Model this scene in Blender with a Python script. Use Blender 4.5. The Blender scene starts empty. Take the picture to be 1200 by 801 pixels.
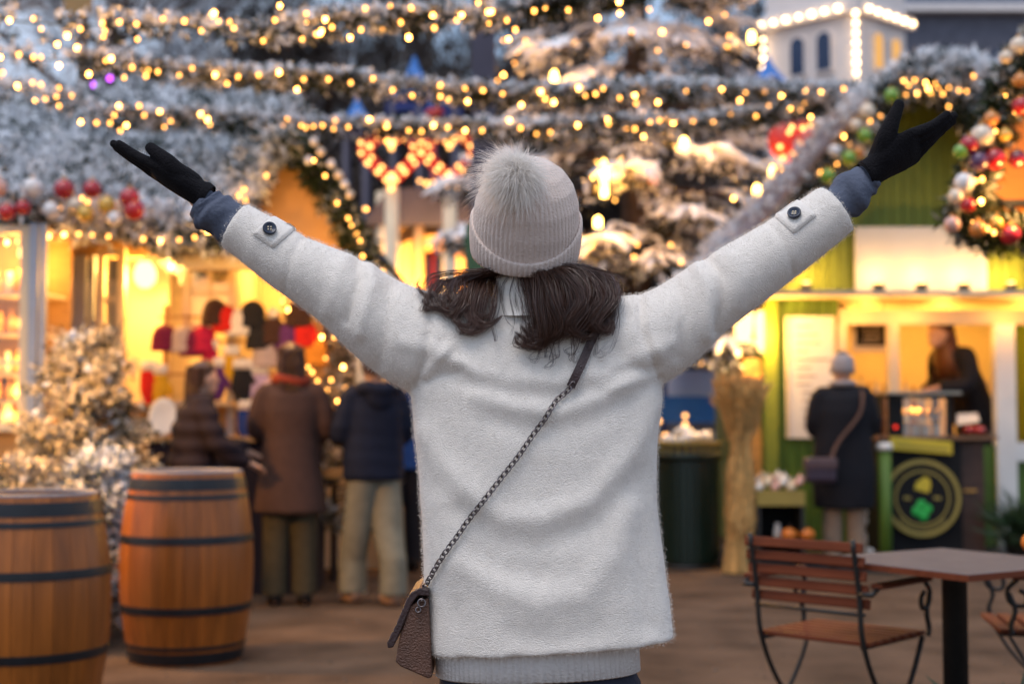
import bpy, math, random
import numpy as np
from mathutils import Vector, Matrix
from mathutils.bvhtree import BVHTree
random.seed(7); rng = np.random.default_rng(7)
R = math.radians
sc = bpy.context.scene
C = sc.collection

# ------------------------------------------------------------------ camera, sky, sun, exposure
CAM_H, FPX, PITCH = 1.2, 1667.0, math.atan(89.5 / 1667.0)
cd = bpy.data.cameras.new("camera"); cam = bpy.data.objects.new("camera", cd); C.objects.link(cam)
cam.location = (0, 0, CAM_H); cam.rotation_euler = (math.pi / 2 + PITCH, 0, 0)
cd.sensor_width = 36; cd.lens = 50; cd.clip_start = 0.05; cd.clip_end = 1000
cd.dof.use_dof = True; cd.dof.focus_distance = 2.82; cd.dof.aperture_fstop = 2.5
sc.camera = cam
SUN_EL, SUN_AZ = 69, 215            # sun behind the camera, a little to the left, veiled by cloud
world = bpy.data.worlds.new("World"); sc.world = world; world.use_nodes = True
wn = world.node_tree.nodes; wl = world.node_tree.links
bg = wn["Background"]; sky = wn.new("ShaderNodeTexSky"); sky.sky_type = 'NISHITA'
sky.sun_disc = False; sky.sun_elevation = R(SUN_EL); sky.sun_rotation = R(SUN_AZ)
sky.air_density = 1.2; sky.dust_density = 1.6; sky.ozone_density = 3.6
wtc = wn.new("ShaderNodeTexCoord"); wno = wn.new("ShaderNodeTexNoise"); wno.inputs["Scale"].default_value = 2.6; wno.inputs["Detail"].default_value = 6; wl.new(wtc.outputs["Generated"], wno.inputs["Vector"])
wmr = wn.new("ShaderNodeMapRange"); wmr.inputs[1].default_value = .35; wmr.inputs[2].default_value = .62; wmr.inputs[3].default_value = .30; wmr.inputs[4].default_value = .92; wl.new(wno.outputs["Fac"], wmr.inputs[0])
wmx = wn.new("ShaderNodeMix"); wmx.data_type = 'RGBA'; wl.new(wmr.outputs[0], wmx.inputs[0]); wl.new(sky.outputs[0], wmx.inputs[6]); wmx.inputs[7].default_value = (3.5, 4.1, 5.2, 1)   # thin dusk cloud over the blue
wl.new(wmx.outputs[2], bg.inputs[0]); bg.inputs[1].default_value = 0.14
sd = bpy.data.lights.new("sun", 'SUN'); sun = bpy.data.objects.new("sun", sd); C.objects.link(sun)
sd.energy = 1.25; sd.angle = R(32); sd.color = (1.0, 0.92, 0.86)
_d = Vector((math.sin(R(SUN_AZ)) * math.cos(R(SUN_EL)), math.cos(R(SUN_AZ)) * math.cos(R(SUN_EL)), math.sin(R(SUN_EL))))
sun.rotation_euler = _d.to_track_quat('Z', 'Y').to_euler(); sun.location = (0, -5, 20)
sc.view_settings.view_transform = 'Standard'; sc.view_settings.look = 'None'
sc.view_settings.exposure = 0.36; sc.view_settings.gamma = 1
sc.render.engine = 'CYCLES'
sc.cycles.use_denoising = True
sc.cycles.max_bounces = 6; sc.cycles.diffuse_bounces = 3; sc.cycles.glossy_bounces = 3
sc.cycles.transmission_bounces = 4; sc.cycles.transparent_max_bounces = 6
sc.cycles.sample_clamp_indirect = 4; sc.cycles.caustics_reflective = False; sc.cycles.caustics_refractive = False

# ------------------------------------------------------------------ where things stand, from bearings off the camera
_c, _s = math.cos(PITCH), math.sin(PITCH)
def W(px, py, Y):
    a = (px - 600) / FPX; b = (400.5 - py) / FPX
    t = Y / (_c - b * _s)
    return Vector((a * t, Y, CAM_H + (_s + b * _c) * t))
def WX(px, Y): return W(px, 490, Y).x
def WZ(py, Y): return W(600, py, Y).z

# ------------------------------------------------------------------ mesh builder
def arr(x): return np.asarray(x, dtype=np.float64)
class MB:
    def __init__(s): s.V = []; s.Q = []; s.T = []; s.N = []; s.n = 0
    def add(s, v, quads=None, tris=None, ngons=None):
        v = arr(v).reshape(-1, 3); s.V.append(v)
        if quads is not None and len(quads): s.Q.append(np.asarray(quads, dtype=np.int64) + s.n)
        if tris is not None and len(tris): s.T.append(np.asarray(tris, dtype=np.int64) + s.n)
        for g in (ngons or []): s.N.append([i + s.n for i in g])
        s.n += len(v); return s
    def box(s, c, size, rot=None, taper=1.0):
        hx, hy, hz = size[0] / 2, size[1] / 2, size[2] / 2
        v = arr([[x, y, z] for z in (-hz, hz) for x, y in ((-hx, -hy), (hx, -hy), (hx, hy), (-hx, hy))])
        v[4:, :2] *= taper
        if rot is not None: v = v @ arr(rot).T
        return s.add(v + arr(c), quads=[(3, 2, 1, 0), (4, 5, 6, 7), (0, 1, 5, 4), (1, 2, 6, 5), (2, 3, 7, 6), (3, 0, 4, 7)])
    def span(s, x0, x1, y0, y1, z0, z1):
        return s.box(((x0 + x1) / 2, (y0 + y1) / 2, (z0 + z1) / 2), (abs(x1 - x0), abs(y1 - y0), abs(z1 - z0)))
    def rings(s, rr, cap=True, closed=True):
        m = len(rr); n = len(rr[0]); v = np.concatenate([arr(r) for r in rr])
        q = []
        k = n if closed else n - 1
        for i in range(m - 1):
            for j in range(k):
                j2 = (j + 1) % n
                q.append((i * n + j, i * n + j2, (i + 1) * n + j2, (i + 1) * n + j))
        ng = [list(range(n))[::-1], [(m - 1) * n + j for j in range(n)]] if cap and closed else None
        return s.add(v, quads=q, ngons=ng)
    def tube(s, pts, rad, n=8, flat=None, cap=True, round_ends=False):
        pts = arr(pts); m = len(pts)
        rad = np.full(m, rad) if np.isscalar(rad) else arr(rad)
        if round_ends:
            d0 = pts[0] - pts[1]; d0 /= np.linalg.norm(d0) + 1e-12; d1 = pts[-1] - pts[-2]; d1 /= np.linalg.norm(d1) + 1e-12
            P = [pts[0] + d0 * rad[0] * k for k in (0.98, 0.75, 0.4)] + list(pts) + [pts[-1] + d1 * rad[-1] * k for k in (0.4, 0.75, 0.98)]
            Rr = [rad[0] * k for k in (0.15, 0.66, 0.92)] + list(rad) + [rad[-1] * k for k in (0.92, 0.66, 0.15)]
            pts, rad, m = arr(P), arr(Rr), len(P)
        t = np.gradient(pts, axis=0); t /= np.linalg.norm(t, axis=1)[:, None] + 1e-12
        up = arr((0, 0, 1)) if abs(t[0][2]) < 0.9 else arr((0, 1, 0))
        rr = []; u = np.cross(up, t[0]); u /= np.linalg.norm(u)
        for i in range(m):
            u = u - t[i] * np.dot(u, t[i]); u /= np.linalg.norm(u) + 1e-12; w = np.cross(t[i], u)
            a = np.linspace(0, 2 * math.pi, n, endpoint=False)
            fl = 1.0 if flat is None else flat
            rr.append(pts[i] + rad[i] * (np.cos(a)[:, None] * u + fl * np.sin(a)[:, None] * w))
        return s.rings(rr, cap=cap)
    def lathe(s, prof, c=(0, 0, 0), n=24, cap=True, sx=1, sy=1):
        a = np.linspace(0, 2 * math.pi, n, endpoint=False)
        rr = [np.stack([sx * r * np.cos(a), sy * r * np.sin(a), np.full(n, z)], 1) + arr(c) for r, z in prof]
        return s.rings(rr, cap=cap)
    def ell(s, c, r, n=16, m=10, rot=None):
        r = (r, r, r) if np.isscalar(r) else r
        rr = []
        a = np.linspace(0, 2 * math.pi, n, endpoint=False)
        for i in range(m):
            ph = -math.pi / 2 + math.pi * (i + 0.5) / m
            v = np.stack([r[0] * math.cos(ph) * np.cos(a), r[1] * math.cos(ph) * np.sin(a), np.full(n, r[2] * math.sin(ph))], 1)
            if rot is not None: v = v @ arr(rot).T
            rr.append(v + arr(c))
        return s.rings(rr)
    def torus(s, c, R0, r, n=20, m=8, rot=None, sx=1.0):
        v = []; q = []
        for i in range(n):
            A = 2 * math.pi * i / n
            for j in range(m):
                B = 2 * math.pi * j / m
                v.append((sx * (R0 + r * math.cos(B)) * math.cos(A), (R0 + r * math.cos(B)) * math.sin(A), r * math.sin(B)))
        for i in range(n):
            for j in range(m):
                q.append((i * m + j, ((i + 1) % n) * m + j, ((i + 1) % n) * m + (j + 1) % m, i * m + (j + 1) % m))
        v = arr(v)
        if rot is not None: v = v @ arr(rot).T
        return s.add(v + arr(c), quads=q)
    def prism(s, poly, y0, y1):            # polygon in the XZ plane, given thickness along Y
        n = len(poly)
        v = [(x, y0, z) for x, z in poly] + [(x, y1, z) for x, z in poly]
        q = [(i, (i + 1) % n, n + (i + 1) % n, n + i) for i in range(n)]
        return s.add(v, quads=q, ngons=[list(range(n))[::-1], [n + i for i in range(n)]])
    def blades(s, P, D, L, Wd):            # leaf shaped slivers, one island each
        P = arr(P); D = arr(D); N = len(P)
        D = D / (np.linalg.norm(D, axis=1)[:, None] + 1e-9)
        r = rng.normal(size=(N, 3)); sd_ = np.cross(D, r); sd_ /= np.linalg.norm(sd_, axis=1)[:, None] + 1e-9
        L = (np.full(N, L) if np.isscalar(L) else L)[:, None]; Wd = (np.full(N, Wd) if np.isscalar(Wd) else Wd)[:, None]
        v = np.stack([P, P + D * L * .45 + sd_ * Wd * .5, P + D * L, P + D * L * .45 - sd_ * Wd * .5], 1).reshape(-1, 3)
        i = np.arange(N)[:, None] * 4
        return s.add(v, quads=np.concatenate([i, i + 1, i + 2, i + 3], 1))
    def strands(s, curves, w0, w1=0.0002):   # curves (N,K,3): thin flat ribbons
        Cv = arr(curves); N, K, _ = Cv.shape
        t = np.gradient(Cv, axis=1); r = rng.normal(size=(N, 1, 3)); sd_ = np.cross(t, np.broadcast_to(r, t.shape))
        sd_ /= np.linalg.norm(sd_, axis=2)[:, :, None] + 1e-9
        w = np.linspace(w0, w1, K)[None, :, None] * 0.5
        v = np.stack([Cv - sd_ * w, Cv + sd_ * w], 2).reshape(-1, 3)
        base = (np.arange(N) * K * 2)[:, None]; k = (np.arange(K - 1) * 2)[None, :]
        a = (base + k).reshape(-1)
        return s.add(v, quads=np.stack([a, a + 1, a + 3, a + 2], 1))
    def mesh(s, name, smooth=True):
        me = bpy.data.meshes.new(name)
        V = np.concatenate(s.V); loops = []; starts = []; tot = []; pos = 0
        for A in s.Q:
            loops.append(A.reshape(-1)); starts.append(pos + np.arange(len(A)) * 4); pos += A.size
        for A in s.T:
            loops.append(A.reshape(-1)); starts.append(pos + np.arange(len(A)) * 3); pos += A.size
        for g in s.N:
            loops.append(np.asarray(g)); starts.append(np.array([pos])); pos += len(g)
        Lp = np.concatenate(loops); St = np.concatenate(starts)
        me.vertices.add(len(V)); me.vertices.foreach_set("co", V.reshape(-1).astype(np.float32))
        me.loops.add(len(Lp)); me.loops.foreach_set("vertex_index", Lp.astype(np.int32))
        me.polygons.add(len(St)); me.polygons.foreach_set("loop_start", St.astype(np.int32))
        me.polygons.foreach_set("use_smooth", np.full(len(St), smooth, dtype=bool))
        me.update(calc_edges=True); me.validate()
        return me
    def build(s, name, m, parent=None, smooth=True, world=True, sharp=None):
        if parent is not None and world:
            o0 = arr(ORG.get(parent.name, (0, 0, 0))); s.V = [v - o0 for v in s.V]
        me = s.mesh(name, smooth)
        if sharp and smooth:
            me.set_sharp_from_angle(angle=R(sharp))
        return link(name, me, m, parent)
ORG = {}
def link(name, me, m, parent=None):
    o = bpy.data.objects.new(name, me); C.objects.link(o)
    if m is not None and not me.materials: me.materials.append(m)
    if parent is not None: o.parent = parent; ORG[o.name] = ORG.get(parent.name, (0, 0, 0))
    else: ORG[o.name] = (0, 0, 0)
    return o
def tag(o, label=None, cat=None, group=None, kind=None):
    if label: o['label'] = label
    if cat: o['category'] = cat
    if group: o['group'] = group
    if kind: o['kind'] = kind
    return o
def thing(name, label, cat, loc, group=None, rz=0):
    o = bpy.data.objects.new(name, None); C.objects.link(o); o.location = loc; o.rotation_euler = (0, 0, rz)
    o.empty_display_size = 0.1; ORG[o.name] = tuple(loc)
    return tag(o, label, cat, group)
def single(mb, name, m, label, cat, base=None, group=None, smooth=True, sharp=None):
    V = np.concatenate(mb.V)
    if base is None: base = ((V[:, 0].min() + V[:, 0].max()) / 2, (V[:, 1].min() + V[:, 1].max()) / 2, V[:, 2].min())
    mb.V = [v - arr(base) for v in mb.V]
    o = mb.build(name, m, None, smooth, sharp=sharp); o.location = base; ORG[o.name] = tuple(base)
    return tag(o, label, cat, group)
def copy_tree(o, parent=None):
    c = o.copy(); C.objects.link(c); c.parent = parent
    for ch in list(o.children): copy_tree(ch, c)
    return c
def remesh(mb, voxel, it=4, fac=0.5, name="tmp"):
    o = link(name, mb.mesh(name), None)
    m = o.modifiers.new("r", 'REMESH'); m.mode = 'VOXEL'; m.voxel_size = voxel
    if it: k = o.modifiers.new("s", 'SMOOTH'); k.iterations = it; k.factor = fac
    dg = bpy.context.evaluated_depsgraph_get(); dg.update()
    me = bpy.data.meshes.new_from_object(o.evaluated_get(dg))
    old = o.data; bpy.data.objects.remove(o); bpy.data.meshes.remove(old)
    return me
def me_arrays(me):
    v = np.empty(len(me.vertices) * 3, np.float32); me.vertices.foreach_get("co", v)
    n = np.empty(len(me.vertices) * 3, np.float32); me.vertices.foreach_get("normal", n)
    return v.reshape(-1, 3).astype(np.float64), n.reshape(-1, 3).astype(np.float64)
def me_mb(me, V=None):
    mb = MB(); v, _ = me_arrays(me)
    ls = np.empty(len(me.polygons), np.int32); me.polygons.foreach_get("loop_total", ls)
    st = np.empty(len(me.polygons), np.int32); me.polygons.foreach_get("loop_start", st)
    lv = np.empty(len(me.loops), np.int32); me.loops.foreach_get("vertex_index", lv)
    q = st[ls == 4]; t = st[ls == 3]
    Q = lv[q[:, None] + np.arange(4)] if len(q) else None; T = lv[t[:, None] + np.arange(3)] if len(t) else None
    return mb.add(v if V is None else V, quads=Q, tris=T)
def smooth_path(pts, k=8):
    P = [arr(p) for p in pts]; P = [2 * P[0] - P[1]] + P + [2 * P[-1] - P[-2]]; out = []
    for i in range(1, len(P) - 2):
        for t in np.linspace(0, 1, k, endpoint=False):
            a, b, c_, d = P[i - 1], P[i], P[i + 1], P[i + 2]
            out.append(.5 * ((2 * b) + (c_ - a) * t + (2 * a - 5 * b + 4 * c_ - d) * t * t + (3 * b - a - 3 * c_ + d) * t ** 3))
    out.append(P[-2]); return arr(out)
def noise3(P, scale, seed=0):               # cheap smooth pseudo noise for fold and lump shapes
    r = np.random.default_rng(seed); out = 0
    for k in range(7):
        d = r.normal(size=3); d /= np.linalg.norm(d); f = scale * (0.6 + 0.9 * r.random())
        out = out + np.sin(P @ d * f + r.random() * 6.28)
    return out / 3.0

# ------------------------------------------------------------------ materials
def mat(name, col, rough=.6, var=.15, scale=6., bump=0., bscale=60., metal=0., spec=.5, island=0., stretch=None, coat=0., sheen=0.):
    m = bpy.data.materials.new(name); m.use_nodes = True; nt = m.node_tree; N = nt.nodes; L = nt.links
    p = N["Principled BSDF"]; p.inputs["Roughness"].default_value = rough; p.inputs["Metallic"].default_value = metal
    p.inputs["Specular IOR Level"].default_value = spec
    if coat: p.inputs["Coat Weight"].default_value = coat; p.inputs["Coat Roughness"].default_value = .15
    if sheen: p.inputs["Sheen Weight"].default_value = sheen; p.inputs["Sheen Roughness"].default_value = .5
    tc = N.new("ShaderNodeTexCoord"); src = tc.outputs["Object"]
    if stretch:
        mp = N.new("ShaderNodeMapping"); mp.inputs["Scale"].default_value = stretch; L.new(src, mp.inputs[0]); src = mp.outputs[0]
    no = N.new("ShaderNodeTexNoise"); no.inputs["Scale"].default_value = scale; no.inputs["Detail"].default_value = 5
    L.new(src, no.inputs["Vector"])
    mr = N.new("ShaderNodeMapRange"); mr.inputs[1].default_value = .25; mr.inputs[2].default_value = .75
    mr.inputs[3].default_value = 1 - var; mr.inputs[4].default_value = 1 + var; L.new(no.outputs["Fac"], mr.inputs[0])
    val = mr.outputs[0]
    if island:
        ge = N.new("ShaderNodeNewGeometry"); m2 = N.new("ShaderNodeMapRange"); m2.inputs[3].default_value = 1 - island; m2.inputs[4].default_value = 1 + island
        L.new(ge.outputs["Random Per Island"], m2.inputs[0]); mu = N.new("ShaderNodeMath"); mu.operation = 'MULTIPLY'
        L.new(val, mu.inputs[0]); L.new(m2.outputs[0], mu.inputs[1]); val = mu.outputs[0]
    hs = N.new("ShaderNodeHueSaturation"); hs.inputs["Color"].default_value = (*col, 1); L.new(val, hs.inputs["Value"])
    L.new(hs.outputs[0], p.inputs["Base Color"])
    if bump:
        nb = N.new("ShaderNodeTexNoise"); nb.inputs["Scale"].default_value = bscale; nb.inputs["Detail"].default_value = 4; L.new(src, nb.inputs["Vector"])
        b = N.new("ShaderNodeBump"); b.inputs["Strength"].default_value = bump; b.inputs["Distance"].default_value = .01
        L.new(nb.outputs["Fac"], b.inputs["Height"]); L.new(b.outputs[0], p.inputs["Normal"])
    return m
def emit(name, col, strength):
    m = bpy.data.materials.new(name); m.use_nodes = True; nt = m.node_tree
    e = nt.nodes.new("ShaderNodeEmission"); e.inputs[0].default_value = (*col, 1); e.inputs[1].default_value = strength
    nt.links.new(e.outputs[0], nt.nodes["Material Output"].inputs[0]); return m
def fir(name, green, snow, frac, rough=.7):   # needles, some of them flocked white: every needle is an island with its own colour
    m = bpy.data.materials.new(name); m.use_nodes = True; nt = m.node_tree; N = nt.nodes; L = nt.links
    p = N["Principled BSDF"]; p.inputs["Roughness"].default_value = rough; p.inputs["Specular IOR Level"].default_value = .2
    ge = N.new("ShaderNodeNewGeometry"); tc = N.new("ShaderNodeTexCoord")
    no = N.new("ShaderNodeTexNoise"); no.inputs["Scale"].default_value = 3.5; no.inputs["Detail"].default_value = 4; L.new(tc.outputs["Object"], no.inputs["Vector"])
    mr = N.new("ShaderNodeMapRange"); mr.inputs[1].default_value = .3; mr.inputs[2].default_value = .7; mr.inputs[3].default_value = .38; mr.inputs[4].default_value = -.38
    L.new(no.outputs["Fac"], mr.inputs[0])
    ad = N.new("ShaderNodeMath"); ad.operation = 'ADD'; L.new(ge.outputs["Random Per Island"], ad.inputs[0]); L.new(mr.outputs[0], ad.inputs[1])
    cr = N.new("ShaderNodeValToRGB"); e = cr.color_ramp.elements
    e[0].position = frac - .08; e[0].color = (*snow, 1); e[1].position = frac + .08; e[1].color = (*green, 1)
    k = cr.color_ramp.elements.new(min(.99, frac + .3)); k.color = (green[0] * .5, green[1] * .45, green[2] * .5, 1)
    L.new(ad.outputs[0], cr.inputs[0]); L.new(cr.outputs[0], p.inputs["Base Color"]); return m

SNOW = (.88, .90, .94)
M = dict(
    bulb=emit("warm_bulb", (1.0, .40, .075), 9), bulb_soft=emit("soft_bulb", (1.0, .66, .34), 9), bulb_red=emit("red_lamp", (1, .04, .02), 1.6),
    bulb_bright=emit("bright_bulb", (1.0, .42, .08), 28), candle=emit("candle_lamp", (1.0, .55, .12), 16), lampglass=emit("lamp_glass", (1.0, .52, .14), 5),
    bulb_purple=emit("purple_lamp", (.55, .08, .9), 6),
    fir_roof=fir("flocked_fir_roof", (.030, .060, .045), SNOW, .62), fir_garland=fir("flocked_fir_garland", (.032, .048, .016), SNOW, .26),
    fir_tree=fir("flocked_fir_tree", (.024, .028, .015), SNOW, .26), fir_lamplit=fir("flocked_fir_lamplit", (.05, .055, .03), (.80, .68, .50), .56),  # small fir flocking has golden lamplight mixed into its colour
    fir_green=fir("fir_green", (.03, .055, .015), (.5, .5, .45), .16), straw=mat("straw", (.62, .40, .15), .8, .3, 20, island=.35),
    snow=mat("snow", SNOW, .7, .06, 5, .6, 30), bark=mat("bark", (.09, .06, .045), .9, .3, 12, .8, 40),
    twig=mat("twig", (.075, .058, .05), .9, .3, 10, island=.3),
    wire=mat("cable", (.02, .03, .015), .6), black=mat("black_paint", (.010, .010, .011), .7, spec=.2), iron=mat("iron", (.012, .012, .012), .5, .3, 30, .2, 90),
    cream=mat("cream_paint", (.70, .58, .40), .55, .08, 3, .1, 60), white=mat("white_paint", (.78, .77, .74), .5, .06, 4),
    greyblue=mat("blue_grey_paint", (.34, .38, .46), .5, .1, 6), plank=mat("warm_plank", (.42, .24, .09), .65, .2, 5, .3, 30, stretch=(1, 1, 6)),
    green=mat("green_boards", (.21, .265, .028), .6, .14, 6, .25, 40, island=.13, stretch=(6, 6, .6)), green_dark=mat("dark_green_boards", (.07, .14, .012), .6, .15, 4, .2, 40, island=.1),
    slate=mat("slate", (.12, .12, .155), .7, .2, 4, .3, 20), stone=mat("pale_stone", (.80, .73, .70), .7, .07, 2, .2, 30),
    plum=mat("plum_grey_paint", (.055, .05, .08), .6, .15, 4), blue=mat("blue_canvas", (.03, .17, .52), .6, .15, 3), navy=mat("navy_canvas", (.015, .03, .16), .7, .15, 4),
    red=mat("red_paint", (.50, .025, .015), .45, .12, 4),
)

# ------------------------------------------------------------------ ground and far setting
def m_ground():
    m = mat("trodden_sand", (.098, .064, .043), .95, .5, 2.2, 1.0, 16, spec=.12); return m
g = MB(); g.add([(-220, -40, 0), (220, -40, 0), (220, 500, 0), (-220, 500, 0)], quads=[(0, 1, 2, 3)])
tag(g.build("ground", m_ground(), None), kind='structure')
M['pebble'] = mat("pebble", (.12, .085, .06), .9, .2, 20, island=.4)
g = MB()
for _ in range(1100):
    y = 3.6 + 9 * rng.random() ** 1.3; x = rng.uniform(-.40, .40) * y; r = .004 + .010 * rng.random() ** 3
    g.ell((x, y, r * .25), (r, r * rng.uniform(.7, 1.2), r * .6), 6, 4)
tag(g.build("gravel", M['pebble'], None), kind='stuff')

# fir sprigs: short twigs carrying needles all round
def sprigs(mb, P, D, n, tw, L, Wd, spread=.75):
    P = arr(P); D = arr(D); D = D / (np.linalg.norm(D, axis=1)[:, None] + 1e-9); N = len(P)
    t = rng.random((N, n)); base = P[:, None, :] + D[:, None, :] * (t * tw)[:, :, None]
    r = rng.normal(size=(N, n, 3)); r -= D[:, None, :] * (r * D[:, None, :]).sum(2)[:, :, None]; r /= np.linalg.norm(r, axis=2)[:, :, None] + 1e-9
    d = D[:, None, :] * (1 - spread * .6) + r * spread
    mb.blades(base.reshape(-1, 3), d.reshape(-1, 3), L * (.6 + .7 * rng.random(N * n)), Wd * (.7 + .6 * rng.random(N * n)))
def cover(mb, quad, N, n=12, tw=.14, L=.075, Wd=.016, lift=.06, flow=None):
    a, b, c_, d = [arr(q) for q in quad]; u, v = rng.random((N, 1)), rng.random((N, 1))
    P = (1 - u) * (1 - v) * a + u * (1 - v) * b + u * v * c_ + (1 - u) * v * d
    nrm = np.cross(b - a, d - a); nrm /= np.linalg.norm(nrm); nrm *= np.sign(nrm[2]) if abs(nrm[2]) > .05 else 1
    lump = (noise3(P, 5, 21) * .5 + .5)[:, None]
    P = P + nrm * lift * (lump + .5 * rng.random((N, 1)))
    fl = (a - d) / np.linalg.norm(a - d) if flow is None else arr(flow)
    D = fl + rng.normal(size=(N, 3)) * .55 + nrm * .25
    sprigs(mb, P, D, n, tw, L, Wd)
bulb_me = MB().ell((0, 0, 0), (.0096, .0096, .0125), 8, 6).mesh("bulb"); bulb_me.materials.append(M['bulb'])
bulb_bright_me = MB().ell((0, 0, 0), (.0108, .0108, .0135), 8, 6).mesh("bright_bulb"); bulb_bright_me.materials.append(M["bulb_bright"])
M["bulb_sign"] = emit("sign_bulb", (1.0, .44, .12), 4.5); bulb_sign_me = MB().ell((0, 0, 0), .034, 8, 6).mesh("sign_bulb"); bulb_sign_me.materials.append(M["bulb_sign"])
bulb_soft_me = MB().ell((0, 0, 0), .021, 8, 6).mesh("soft_bulb"); bulb_soft_me.materials.append(M['bulb_soft'])
def bulbs(parent, pts, me=bulb_me, name="light_bulb", scale=1.0):
    o0 = Vector(ORG[parent.name])
    for p in pts[:100]:
        o = bpy.data.objects.new(name, bulb_bright_me if me is bulb_me and random.random() < .3 else me); C.objects.link(o); o.parent = parent; o.location = Vector(p) - o0
        k = scale * random.uniform(.85, 1.15); o.scale = (k, k, k)
def garland(name, label, cat, pathpx, Y, r, blist, dens=260, group="snowy fir garlands with fairy lights strung across the lane", key='fir_garland', Ys=None, extra=0, cable=True, snowy=0, thin=None):
    P = smooth_path([arr(W(a, b, Y if Ys is None else Ys[i])) for i, (a, b) in enumerate(pathpx)], 14)
    t = thing(name, label, cat, tuple(P[len(P) // 2]), group)
    sl = np.r_[0, np.cumsum(np.linalg.norm(np.diff(P, axis=0), axis=1))]; N = int(sl[-1] * dens)
    s = rng.random(N) * sl[-1]; B = np.stack([np.interp(s, sl, P[:, k]) for k in range(3)], 1); tn = np.gradient(P, axis=0); tn /= np.linalg.norm(tn, axis=1)[:, None]
    Tn = np.stack([np.interp(s, sl, tn[:, k]) for k in range(3)], 1); rad = rng.normal(size=(N, 3)); rad -= Tn * (rad * Tn).sum(1)[:, None]; rad /= np.linalg.norm(rad, axis=1)[:, None]
    if thin is not None:
        bx_ = 600 + FPX * B[:, 0] / B[:, 1]; kp = rng.random(N) < np.interp(bx_, *thin); B, Tn, rad = B[kp], Tn[kp], rad[kp]; N = len(B)
    thick = r * (.65 + .6 * (noise3(B, 4.5, 9) * .5 + .5))[:, None]
    gm = MB(); sprigs(gm, B + rad * thick * .3 * rng.random((N, 1)), rad + Tn * rng.normal(size=(N, 1)) * .9, 9, float(r) * .7, r * .55, r * .12)
    gm.build("greenery", M[key], t)
    if snowy:
        N2 = int(N * snowy); k = rng.integers(0, N, N2); up = arr((0, 0, 1)) + rng.normal(size=(N2, 3)) * arr((.6, .6, .25)); up /= np.linalg.norm(up, axis=1)[:, None]
        sm_ = MB(); sprigs(sm_, B[k] + up * thick[k] * .45, up * .3 + Tn[k] * rng.normal(size=(N2, 1)), 7, float(r) * .5, r * .42, r * .26); sm_.build("snow_flocking", M['snow'], t)
    if cable:
        cm_ = MB(); cm_.tube(P, .006, 5); cm_.build("cable", M['wire'], t)
    pts = []
    for a, b in blist:
        i = int(np.argmin([abs(600 + FPX * p[0] / p[1] - a) for p in P[::2]])) * 2
        pts.append(W(a, b, P[i][1] - r * (.6 + .4 * random.random())))
    for _ in range(extra):  # added bulbs buried in the fir to make the greenery glow
        q = P[random.randrange(len(P))]; pts.append(Vector(q + rng.normal(size=3) * r * .5))
    bulbs(t, pts); return t

# fairy light garlands across the lane
garland("light_garland", "topmost snowy fir garland with warm lights, sagging across the top edge of the view", "light garland",
        [(-60, 16), (60, 28), (160, 29), (240, 34), (300, 40), (350, 30), (420, 24), (490, 20), (560, 18), (640, 10), (760, -12)], 8.0, .105,
        [(11, 24), (39, 22), (48, 34), (120, 27), (140, 26), (160, 28), (191, 22), (216, 25), (236, 36), (256, 25), (274, 33), (94, 34), (79, 42), (121, 43), (161, 46), (328, 7), (359, 16), (381, 23), (354, 46), (389, 32), (371, 40), (428, 10), (457, 7), (482, 9), (507, 18), (541, 18), (535, 24), (576, 14), (594, 24), (626, 13), (423, 35), (509, 33), (479, 44), (604, 35), (666, 12)], snowy=.6, thin=((240, 320), (.12, 1)), extra=20)
garland("light_garland", "middle snowy fir garland with warm lights, running from left roof to green kiosk gable", "light garland",
        [(-40, 60), (60, 70), (130, 72), (200, 84), (300, 90), (400, 95), (500, 106), (600, 112), (700, 108), (800, 105), (900, 108), (1010, 108)], 9.2, .10,
        [(22, 64), (39, 67), (48, 67), (67, 52), (90, 56), (69, 77), (130, 69), (124, 71), (155, 79), (171, 89), (185, 84), (210, 88), (225, 80), (104, 87), (252, 88), (266, 98), (279, 90), (303, 88), (327, 85), (348, 105), (356, 93), (385, 93), (411, 97), (437, 92), (460, 105), (483, 112), (516, 100), (516, 113), (545, 104), (566, 106), (589, 110), (548, 119), (611, 123), (634, 108), (639, 116), (649, 120), (686, 112), (698, 110), (678, 103), (707, 104), (726, 115), (744, 112), (754, 108), (771, 120), (804, 107), (827, 104), (846, 105), (874, 108), (867, 118), (896, 109), (916, 112), (943, 106), (962, 108), (989, 104), (1009, 110), (997, 131)],
        Ys=[9.2] * 7 + [9.3, 9.6, 10.2, 11, 11.7], snowy=.6, thin=((60, 200), (.18, 1)), extra=14)
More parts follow.
